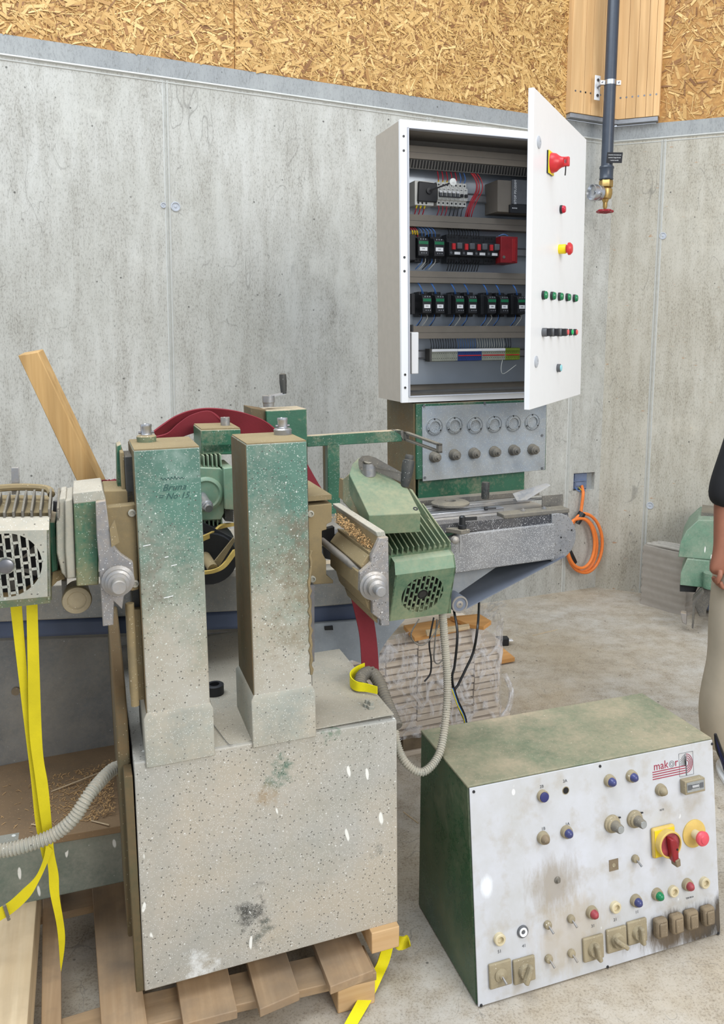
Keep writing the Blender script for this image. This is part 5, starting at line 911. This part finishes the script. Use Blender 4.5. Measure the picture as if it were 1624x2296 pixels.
# ================================================================ pallet, timbers and blocks under the machine
PM = (-.576, 1.687, 0); PROT = (0, 0, rad(21.37))
pal = empty('pallet', PM, PROT); tag(pal, 'raw wooden pallet with gapped boards lying under the machine', 'pallet')
PT, PB_ = .110, .088
def board(pts, mat='pine'): return obj('deck_board', MB().pxy(pts, PB_, PT), mat, pal, bevel=.002)
board([(-0.2094,-0.1606),(-0.1698,-0.1760),(-0.1922,0.9280),(-0.2446,0.9466)])
board([(-0.0834,-0.2314),(0.0158,-0.3304),(-0.0258,1.2344),(-0.1186,1.1094)])
board([(0.0840,-0.0670),(0.2060,-0.0710),(0.2060,1.0290),(0.0840,1.0330)])
# [ 0.084 -0.067  0.11 ] [ 0.206 -0.071  0.11 ]
board([(0.2550,-0.0870),(0.3540,-0.0710),(0.3540,1.0290),(0.2550,1.0130)])
# [ 0.255 -0.087  0.11 ] [ 0.354 -0.071  0.11 ]
board([(0.4270,-0.0810),(0.5420,-0.0680),(0.5420,1.0320),(0.4270,1.0190)])
# [ 0.427 -0.081  0.11 ] [ 0.542 -0.068  0.11 ]
# [array([0.075, 0.048, 0.11 ]), array([0.202, 0.06 , 0.11 ]), array([0.257, 0.059, 0.11 ]), array([0.354, 0.067, 0.11 ]), array([0.429, 0.067, 0.11 ])]
s0, s1 = (0.009,-0.018), (0.556,-0.053)
obj('stringer_board', MB().pxy([(-.45, s0[1]-.02), (s0[0], s0[1]), s1, (s1[0], s1[1]+.10), (s0[0], s0[1]+.10), (-.45, s0[1]+.08)], .066, .0878), 'pine_x', pal, bevel=.002)
obj('stringer_board', MB().box((-.45, .45, .066), (s1[0], .55, .0878)), 'pine_x', pal, bevel=.002); obj('stringer_board', MB().box((-.45, .95, .066), (s1[0], 1.05, .0878)), 'pine_x', pal, bevel=.002)
for x_ in (-.42, .06, s1[0]-.10):
    for y_ in (s1[1], .45, .95): obj('pallet_block', MB().box((x_, y_+.004, .0), (x_+.098, y_+.098, .066)), 'block_wood', pal, bevel=.003)
tb = empty('timber_beam', PM, PROT); tag(tb, 'light squared timber running from the lower left corner under the machine frame', 'timber')
obj('beam', MB().box((-.42, -.55, .1105), (-.232, .46, .235)), 'pine_light', tb, bevel=.002)
for n_, (x_, y_, z1_), lab in (('timber_block', (.555, -.018, .168), 'cut timber block wedged under the right front corner of the machine base'),):
    k_ = obj(n_, MB().box((0, 0, 0), (.075 if x_ > .1 else .09, .16, z1_-.1105-(.0 if x_ > .1 else .008))), 'block_wood', None, bevel=.002, loc=Matrix.Rotation(PROT[2], 3, 'Z') @ V(x_, y_, 0)+V(PM[0], PM[1], .1105), rot=PROT); tag(k_, lab, 'timber')
# ---- yellow ratchet strap, left
ys = empty('lashing_strap', (0,0,0)); tag(ys, 'yellow lashing strap hanging in two strips from the left motor to the pallet', 'strap')
def rib(pl, pr, mat, parent, th=.003, nm='strap_web'): return obj(nm, MB().ribbon(smoothpath(pl, 6), smoothpath(pr, 6), th), mat, parent)
rib([(-0.227,0.16,0.921),(-0.227,0.16,0.89),(-0.222,0.16,0.753),(-0.216,0.16,0.603),(-0.211,0.16,0.481),(-0.208,0.16,0.37),(-0.198,0.16,0.277)], [(-0.203,0.16,0.923),(-0.204,0.16,0.892),(-0.203,0.16,0.75),(-0.202,0.16,0.6),(-0.196,0.16,0.478),(-0.185,0.16,0.364),(-0.181,0.16,0.307)], 'strap_yellow', ys)
rib([(-0.194,0.145,0.921),(-0.194,0.145,0.896),(-0.2,0.145,0.756),(-0.206,0.145,0.608),(-0.201,0.145,0.498),(-0.196,0.145,0.398),(-0.191,0.145,0.33),(-0.187,0.145,0.261),(-0.187,0.145,0.204),(-0.177,0.145,0.109),(-0.176,0.145,0.01)], [(-0.169,0.145,0.923),(-0.171,0.145,0.898),(-0.176,0.145,0.752),(-0.181,0.145,0.56),(-0.175,0.145,0.471),(-0.173,0.145,0.37),(-0.172,0.145,0.303),(-0.166,0.145,0.244),(-0.167,0.145,0.187),(-0.161,0.145,0.081),(-0.175,0.145,-0.006)], 'strap_yellow', ys)
rib([(-0.187,0.14,0.332),(-0.195,0.14,0.295),(-0.214,0.14,0.255),(-0.244,0.14,0.229),(-0.278,0.14,0.204),(-0.321,0.14,0.189)], [(-0.175,0.14,0.312),(-0.19,0.14,0.277),(-0.208,0.14,0.242),(-0.23,0.14,0.208),(-0.268,0.14,0.178),(-0.314,0.14,0.159)], 'strap_yellow', ys)
obj('strap_loop', MB().tube([(-0.283,0.135,0.204),(-0.276,0.135,0.166)], .004, 6), 'rust_iron', ys)
# ---- yellow strap, lower right
yr = empty('lashing_strap', (0,0,0)); tag(yr, 'bright yellow lashing strap running down from the right corner of the machine base', 'strap')
rib([(0.614,0.03,-0.001),(0.613,0.03,-0.029),(0.603,0.03,-0.074),(0.584,0.03,-0.133),(0.545,-0.01,-0.133),(0.502,-0.05,-0.148),(0.451,-0.1,-0.155),(0.417,-0.14,-0.155)], [(0.639,0.03,-0.005),(0.638,0.03,-0.034),(0.633,0.03,-0.083),(0.617,0.03,-0.143),(0.583,-0.01,-0.145),(0.539,-0.05,-0.161),(0.485,-0.1,-0.167),(0.449,-0.14,-0.167)], 'strap_yellow_bright', yr)
rib([(0.649,0.066,-0.1),(0.669,0.055,-0.1),(0.681,0.055,-0.1),(0.675,0.021,-0.1)], [(0.649,0.071,-0.13),(0.649,0.054,-0.13),(0.659,0.046,-0.13),(0.687,0.049,-0.13)], 'strap_yellow', yr)
# ---- yellow lifting sling looped on the machine base
yl = empty('lifting_sling', (0,0,0)); tag(yl, 'short bright yellow sling looped round the grey conduit on top of the machine base', 'sling')
sl_ = [(0.626,0.121,0.563),(0.604,0.144,0.563),(0.582,0.159,0.563),(0.575,0.183,0.563),(0.582,0.21,0.563),(0.606,0.232,0.563),(0.632,0.24,0.563)]
rib(sl_, [V(p)+V(0,0,.020+.003*i) for i, p in enumerate(sl_)], 'strap_yellow_bright', yl)
# ---- red slings
rs = empty('round_sling', (0,0,0)); tag(rs, 'dark red webbing sling draped in an arc over the back of the machine', 'sling')
rib([(0.139,0.7,1.219),(0.169,0.7,1.24),(0.205,0.7,1.262),(0.251,0.7,1.277),(0.304,0.7,1.281),(0.371,0.7,1.272),(0.425,0.7,1.256),(0.479,0.7,1.229),(0.535,0.7,1.174),(0.59,0.7,1.107)], [(0.149,0.73,1.191),(0.193,0.73,1.216),(0.233,0.73,1.218),(0.279,0.73,1.221),(0.333,0.73,1.23),(0.374,0.73,1.207),(0.421,0.73,1.177),(0.484,0.73,1.166),(0.527,0.73,1.15),(0.58,0.73,1.06)], 'strap_red', rs, .005)
rib([(0.131,0.68,1.204),(0.175,0.68,1.213),(0.208,0.68,1.24),(0.248,0.68,1.265),(0.301,0.68,1.274),(0.339,0.68,1.241)], [(0.141,0.69,1.189),(0.195,0.69,1.193),(0.247,0.69,1.208),(0.3,0.69,1.219),(0.34,0.69,1.226),(0.347,0.69,1.233)], 'strap_red', rs, .005)
rib([(0.585,0.69,1.123),(0.609,0.69,1.078),(0.633,0.69,1.033),(0.656,0.69,0.994)], [(0.575,0.69,1.066),(0.607,0.69,1.035),(0.622,0.69,1.013),(0.632,0.69,0.993)], 'strap_red', rs, .005)
rib([(0.61,0.3,0.791),(0.624,0.3,0.731),(0.639,0.3,0.651),(0.644,0.3,0.545)], [(0.664,0.3,0.765),(0.681,0.3,0.698),(0.691,0.3,0.617),(0.695,0.3,0.534)], 'strap_red', rs, .005)
rt = empty('tie_strap', (0,0,0)); tag(rt, 'red strap tied round the foot of the leaning timber post', 'strap')
rib([(-0.072,0.26,1.149),(-0.048,0.26,1.152),(-0.013,0.26,1.156),(0.002,0.26,1.152),(0.021,0.26,1.158)], [(-0.066,0.26,1.14),(-0.044,0.26,1.137),(-0.014,0.26,1.133),(0.003,0.26,1.128),(0.02,0.26,1.134)], 'strap_red', rt, .006); obj('knot', MB().tube(smoothpath([(-0.01,0.25,1.153),(-0.001,0.25,1.141),(0.008,0.25,1.149),(0.013,0.25,1.138),(0.02,0.25,1.151)]), .010, 8), 'strap_red', rt)
# ---- leaning timber post
F0, F1, G0, G1 = V((-0.186,0.3,1.454)), V((-0.143,0.3,1.462)), V((-0.068,0.3,1.129)), V((-0.021,0.3,1.132))
lp = MB(); T0, T1 = V((-0.133,0.35,1.468)), V((-0.006,0.35,1.136)); T2 = F0+(T0-F1); T3 = G0+(T1-G1)
lp.add([G0, G1, T1, T3, F0, F1, T0, T2], [(0,3,2,1),(4,5,6,7),(0,1,5,4),(1,2,6,5),(2,3,7,6),(3,0,4,7)])
mc = mach.matrix_basis; lp.v = [tuple(v) for v in lp.v]
post_ = obj('timber_post', lp, 'post_wood', mach if False else None, bevel=.002, loc=(-.576, 1.687, .16), rot=MROT); tag(post_, 'long squared timber post leaning left above the left grinding head', 'timber')
for e_ in (ys, yr, yl, rs, rt):
    if e_ is not yr or True: e_.location = (-.576, 1.687, .16); e_.rotation_euler = MROT
# ---- loose things lying on the conveyor table (world placed, resting on the plate)
MR = Matrix.LocRotScale(Vector((-.576, 1.687, .16)), bpy.data.objects['sanding_machine'].rotation_euler, None)
def on(name, mb, mat, at, label, cat, bevel=0, rot=0, **k):
    o = obj(name, mb, mat, None, bevel=bevel, loc=MR @ V(at), rot=(MROT[0], MROT[1], MROT[2]+rot)); tag(o, label, cat, **k); return o
gp = V((1.103,0.694,0.915))
on('grinding_disc', MB().lathe((0,0,0), (0,0,1), [(0,.056),(.004,.066),(.010,.066),(.015,.055),(.016,.020),(.012,.018),(.0,.018)], 36), 'rust_iron', (gp.x, gp.y, .917), 'worn grey disc with a centre hole lying on the conveyor table', 'disc')
ap_ = V((1.307,0.593,0.93)); m = MB(); m.prism([(0,0,0),(.10,0,0),(.12,.02,.0),(.0,.03,.0)], (0,0,.004)); m.prism([(0,0,.0),(.03,.0,.0),(.135,.01,.045),(.13,.03,.047),(.0,.03,.02)], (0,.003,.003)); on('bent_plate', m, 'steel_dusty', (ap_.x, ap_.y, .931), 'bent grey sheet metal angle lying at the back of the conveyor table', 'plate')
bp_ = V((1.385,0.56,0.899)); on('sanded_plate', MB().box((0,0,0), (.082,.004,.052)), 'rust_iron', (bp_.x, bp_.y, bp_.z), 'small brown dusty plate standing upright at the right end of the table', 'plate')
tk = V((1.235,0.691,0.93)); on('tape_roll', MB().lathe((0,0,0), (.03,0,1), [(0,.013),(.006,.014),(.05,.0145),(.058,.013),(.058,.006)], 16), 'body_black', (tk.x, tk.y, .93), 'stubby black spattered handle standing upright on the conveyor table', 'handle')
cl1 = V((1.04,0.47,0.904)); m = MB(); m.lathe((0,0,0), (0,0,1), [(0,.014),(.010,.014),(.012,.010),(.036,.010),(.040,.006)], 14); m.prism([(-.004,-.006,.024),(.05,-.004,.022),(.052,.004,.022),(-.004,.006,.024)], (0,0,.010))
cl_root = empty('clamp_lever', MR @ (cl1+V(0,0,-.012)), MROT); tag(cl_root, 'black clamp lever on a slotted steel block beside the right motor', 'lever'); obj('lever', m, 'black_plastic', cl_root)
obj('clamp_block', MB().prism([(-.055,.05,-.002),(-.035,.06,-.002),(.022,-.012,-.002),(-.012,-.02,-.002)], (0,0,-.014)), 'rust_iron', cl_root, bevel=.002); obj('clamp_bolt', MB().cyl((-.012,-.012,-.075), (-.012,-.012,-.014), .004, n=10), 'steel', cl_root); obj('clamp_knob', MB().lathe((-.028,-.01,-.034), (0,-1,0), [(-.01,.012),(.004,.012),(.008,.006)], 14), 'steel_dusty', cl_root)
ln = V((1.168,0.546,0.925)); on('set_screw', MB().cyl((0,0,.004), (.030,-.003,.004), .003, n=8).cyl((-.010,0,.004), (.0,0,.004), .006, n=10), 'dev_black', (ln.x, ln.y, .925), 'small black screw lying on the table rail', 'screw')
br_ = V((0.232,0.298,0.557)); 
k_ = on('tube_offcut', MB().lathe((0,0,.0), (0,0,1), [(0,.013),(.0,.024),(.024,.024),(.026,.021),(.026,.013),(.001,.013)], 24, cap=False), 'black_rubber', (br_.x, br_.y, .558), 'black grooved ring standing on the machine base between the two columns', 'ring')

# ================================================================ wrapped pack of wooden slats on a pallet
PK = (.017, 3.055, 0); PKR = (0, 0, rad(21))
pp_ = empty('pallet', PK, PKR); tag(pp_, 'old brown wooden pallet under the film-wrapped pack of wood', 'pallet')
for y_ in (0, .28, .56): obj('stringer_board', MB().box((-.40, y_+.0, .088), (.50, y_+.09, .110)), 'plank_end', pp_, bevel=.002)
for y_ in (.03, .29, .57):
    for x_ in (-.36, -.02+.04, .39): obj('pallet_block', MB().box((x_, y_-.02, .02), (x_+.09, y_+.06, .088)), 'boot_brown', pp_, bevel=.003)
for x_ in (-.36, .02, .39): obj('bottom_board', MB().box((x_, .0, .0), (x_+.09, .66, .02)), 'plank_end', pp_, bevel=.002)
pk = empty('wrapped_pack', PK, PKR); tag(pk, 'pack of pale wooden slats wrapped in clear stretch film behind the machine', 'wood pack')
r_ = random.Random(9); cols = [-.36, -.21, -.06, .075, .20, .325, .445]; nr = 13; rh = .0295
for i in range(nr):
    z0_ = .118+rh*i+.0; lim = 6 if i < 11 else 5
    for j in range(lim):
        dy = r_.uniform(-.006, .006); sg_ = .004*sin(j*1.3+i*.5); jit = r_.uniform(-.006, .006) if i > 2 else 0
        obj('slat', MB().prism([(cols[j]+.002+jit*0, dy, z0_+sg_), (cols[j+1]-.001, dy, z0_+sg_+.004), (cols[j+1]-.001, dy, z0_+sg_+.0255), (cols[j]+.002, dy, z0_+sg_+.0225)], (0, .52, 0)), 'plank_end', pk, bevel=.001)
nx, nz_ = 40, 24; vs = []; fs = []; path = [(-.372,.54),(-.372,-.012),(.10,-.018),(.455,-.014),(.470,.10),(.46,.54)]
L_ = [0]
for a, b_ in zip(path, path[1:]): L_.append(L_[-1]+math.dist(a, b_))
def at_(s_):
    for k in range(len(path)-1):
        if s_ <= L_[k+1]+1e-9: t__ = (s_-L_[k])/(L_[k+1]-L_[k]); return (path[k][0]+(path[k+1][0]-path[k][0])*t__, path[k][1]+(path[k+1][1]-path[k][1])*t__)
for j in range(nz_+1):
    for i in range(nx+1):
        x_, y_ = at_(L_[-1]*i/nx); z_ = .085+.435*j/nz_
        w_ = .004*sin(i*1.7+j*.9)+r_.uniform(-.004, .004); top_ = max(0, (z_-.44)/.08)
        vs.append((x_+w_, y_-.003+w_+top_*.0, z_+.012*sin(i*.7)*(j == nz_)))
for j in range(nz_):
    for i in range(nx): fs.append((j*(nx+1)+i, j*(nx+1)+i+1, (j+1)*(nx+1)+i+1, (j+1)*(nx+1)+i))
obj('stretch_film', MB().add(vs, fs), 'film', pk, label='clear wrinkled stretch film')
vs = []; fs = []; n_ = 14
for j in range(n_+1):
    for i in range(n_+1):
        u, v_ = i/n_, j/n_; vs.append((.30+.165*u+.004*r_.random(), .00+.16*v_*u+.012*r_.random()-.02, .50+.09*u*(1-.4*v_)*(u**.5)+.010*r_.random()))
for j in range(n_):
    for i in range(n_): fs.append((j*(n_+1)+i, j*(n_+1)+i+1, (j+1)*(n_+1)+i+1, (j+1)*(n_+1)+i))
obj('stretch_film', MB().add(vs, fs), 'film', pk)
m = MB().tube(smoothpath([(.44,-.02,.10), (.49,.0,.13), (.52,.03,.19), (.50,.06,.26)]), .012, 8); obj('film_twist', m, 'film', pk)
def loose(name, pts, th, mat, lab, cat, z): # flat board by its outline at height z (pack frame)
    c_ = sum((V(p) for p in pts), V(0,0,0))/len(pts); o = obj(name, MB().prism([V(p)-c_ for p in pts], (0,0,-th)), mat, None, bevel=.001, loc=Matrix.LocRotScale(Vector(PK), bpy.data.objects['wrapped_pack'].rotation_euler, None) @ c_, rot=PKR); return tag(o, lab, cat)
loose('plywood_board', [(0.034,0.053,0.53),(0.248,0.074,0.53),(0.284,-0.034,0.53),(0.024,-0.089,0.53)], .016, 'ply_orange', 'orange-brown wooden board lying on top of the wrapped pack', 'board', .53)
loose('plywood_board', [(0.233,0.042,0.548),(0.36,0.032,0.548),(0.367,-0.061,0.548),(0.31,-0.107,0.548),(0.266,-0.07,0.548)], .016, 'ply_orange', 'orange board overhanging the back right of the wrapped pack', 'board', .55)
loose('wood_strip', [(0.074,-0.078,0.552),(0.263,-0.07,0.552),(0.253,-0.099,0.552),(0.064,-0.116,0.552)], .012, 'pine_light', 'pale narrow wood strip lying across the front edge of the pack', 'board', .55)
loose('plywood_board', [(0.804,0.974,0.03),(0.926,0.904,0.03),(0.918,0.707,0.03),(0.743,0.693,0.03)], .022, 'ply_orange', 'orange board with a pale edge lying on the floor right of the wrapped pack', 'board', .03)
pg = empty('electric_plug', (0.591,4.298,0.025), (0,0,rad(8))); tag(pg, 'black electric plug lying on the floor behind the wrapped pack', 'plug')
obj('plug_body', MB().box((-.045,-.022,-.025), (.03,.022,.02)), 'black_plastic', pg, bevel=.006)
for dy in (-.012, 0, .012): obj('pin', MB().cyl((.03, dy, .0), (.055, dy, .0), .0025, n=8), 'steel', pg)
for n_i, (a, b_) in enumerate((((0.78,4.444,0.001), (0.939,4.542,0.001)), ((0.033,2.681,0.001), (0.084,2.613,0.001)))): sp = obj('wood_splinter', MB().tube([a, b_], .002, 5), 'pine_light', None); tag(sp, ('thin pale splinter lying on open floor behind the console', 'thin pale splinter lying on the floor left of the console')[n_i], 'splinter')

# ================================================================ the person at the right edge
def skin(name, nodes, edges, mat, parent, sub=2, label=None, roots=(0,)):
    me = bpy.data.meshes.new(name); me.from_pydata([n_[0] for n_ in nodes], edges, []); o = bpy.data.objects.new(name, me); COL.objects.link(o); o.parent = parent
    sk = o.modifiers.new('skin', 'SKIN'); sk.use_smooth_shade = True
    if not me.skin_vertices: me.attributes.new  # layer is created with the modifier
    lay = me.skin_vertices[0].data
    for i, n_ in enumerate(nodes): r1 = n_[1]; lay[i].radius = (r1, r1) if not isinstance(r1, tuple) else r1; lay[i].use_root = i in roots
    ss = o.modifiers.new('subsurf', 'SUBSURF'); ss.levels = sub; ss.render_levels = sub; me.materials.append(MT[mat] if isinstance(mat, str) else mat)
    if label: o['label'] = label
    return o
pe = empty('person', (1.36, 2.97, 0)); tag(pe, 'person in black short-sleeved top and loose beige trousers standing at the right edge', 'person')
N_ = [((.02,.02,.96),(.15,.11)), ((.02,.02,1.18),(.14,.10)), ((.02,.02,1.38),(.15,.10)), ((.02,.03,1.50),(.055,.06)), ((.02,.01,1.60),(.068,.085)), ((.02,.01,1.70),(.072,.09)),
      ((-.06,.02,1.40),.055), ((-.145,-.01,1.12),.042), ((-.155,-.03,.90),.028), ((-.160,-.035,.845),(.022,.036)), ((-.165,-.035,.80),(.020,.038)),
      ((.20,.02,1.42),.055), ((.25,.01,1.12),.042), ((.26,-.03,.90),.028), ((.26,-.035,.80),(.020,.038)),
      ((-.03,.0,.86),.070), ((-.055,-.01,.50),.050), ((-.065,.01,.10),.036), ((-.065,-.09,.05),.030), ((.12,.03,.86),.085), ((.14,.03,.50),.058), ((.15,.06,.10),.040), ((.15,-.04,.05),.035)]
E_ = [(0,1),(1,2),(2,3),(3,4),(4,5),(2,6),(6,7),(7,8),(8,9),(9,10),(2,11),(11,12),(12,13),(13,14),(0,15),(15,16),(16,17),(17,18),(0,19),(19,20),(20,21),(21,22)]
roots = [0]
def finger(p0, d, bend, L_, r0):
    """one curled finger rooted in the palm"""
    k = len(N_); p_ = V(p0); d = V(d).normalized(); ax = V(bend); N_.append((tuple(p_), r0)); roots.append(k)
    for j, l__ in enumerate((.40, .34, .26)):
        d = (Matrix.Rotation(1.15 if j else .55, 3, ax) @ d); p_ = p_+d*L_*l__; N_.append((tuple(p_), r0*(.95-.08*j))); E_.append((k+j, k+j+1))
for i, (dy, L_) in enumerate(((-.034,.070),(-.012,.078),(.010,.074),(.030,.060))): finger((-.168,-.035+dy,.790), (-.1,0,-1), (0,-1,0), L_, .0095); finger((.262,-.035+dy,.790), (.1,0,-1), (0,1,0), L_, .0095)
finger((-.168,-.070,.835), (.1,-.5,-.8), (.2,0,-1), .060, .0105); finger((.262,-.070,.835), (-.1,-.5,-.8), (-.2,0,1), .060, .0105)
skin('body', N_, E_, 'skin', pe, 2, roots=tuple(roots))
hd_ = MB().sphere((.02,.0,1.665), .098, 20, (.80, .95, 1.18)); hd_.sphere((.02,-.098,1.65), .016, 8, (.8,1,1.3)); obj('head', hd_, 'skin', pe)
obj('hair', MB().sphere((.02,.018,1.69), .104, 18, (.82, .95, 1.08)), 'hair', pe)
for s_ in (-1, 1): obj('eye', MB().sphere((.02+s_*.030,-.0805,1.672), .0105, 10, (1.3,1,.8)), 'eye_white', pe); obj('iris', MB().sphere((.02+s_*.030,-.0895,1.672), .0045, 8), 'hair', pe); obj('eyebrow', MB().tube([(.02+s_*.016,-.088,1.690), (.02+s_*.032,-.087,1.694), (.02+s_*.046,-.079,1.690)], .003, 6), 'hair', pe); obj('ear', MB().sphere((.02+s_*.080,.0,1.655), .028, 10, (.35,.7,1.1)), 'skin', pe)
obj('mouth', MB().sphere((.02,-.088,1.610), .022, 10, (1,.4,.3)), 'lips', pe)
skin('shirt', [((.03,.02,.90),(.20,.155)), ((.02,.02,1.0),(.185,.145)), ((.02,.02,1.18),(.18,.13)), ((.02,.02,1.38),(.19,.14)), ((.02,.03,1.49),(.10,.095)), ((-.055,.02,1.42),.100), ((-.095,.0,1.26),.074), ((-.142,-.02,1.12),.074), ((-.150,-.02,1.050),.060), ((.17,.02,1.41),.105), ((.245,.0,1.26),.074), ((.25,-.01,1.06),.066)], [(0,1),(1,2),(2,3),(3,4),(3,5),(5,6),(6,7),(7,8),(3,9),(9,10),(10,11)], 'shirt', pe, 2, 'black short-sleeved top')
skin('trousers', [((.03,.02,1.0),(.17,.13)), ((.03,.02,.92),(.18,.14)), ((-.05,.01,.80),.115), ((-.068,.0,.62),.112), ((-.062,-.01,.46),.105), ((-.085,.0,.30),.115), ((-.078,.01,.17),.102), ((-.066,.012,.09),.085), ((.12,.03,.80),.105), ((.13,.03,.5),.09), ((.14,.04,.30),.09), ((.15,.05,.09),.074)], [(0,1),(1,2),(2,3),(3,4),(4,5),(5,6),(6,7),(1,8),(8,9),(9,10),(10,11)], 'trousers', pe, 2, 'loose beige trousers')
for x_, y_ in ((-.062, 0), (.15, .04)):
    skin('shoe', [((x_, y_+.03, .055),(.045,.045)), ((x_, y_-.04, .048),(.045,.040)), ((x_, y_-.13, .036),(.046,.034)), ((x_, y_-.19, .030),(.036,.024))], [(0,1),(1,2),(2,3)], 'shoe', pe, 2, 'white trainer')
    obj('sole', MB().pxy([(x_+(.048 if 3 <= i <= 13 else .045)*cos(2*pi*i/20), y_-.08+.155*sin(2*pi*i/20)) for i in range(20)], 0, .018), 'label_white', pe, bevel=.003)
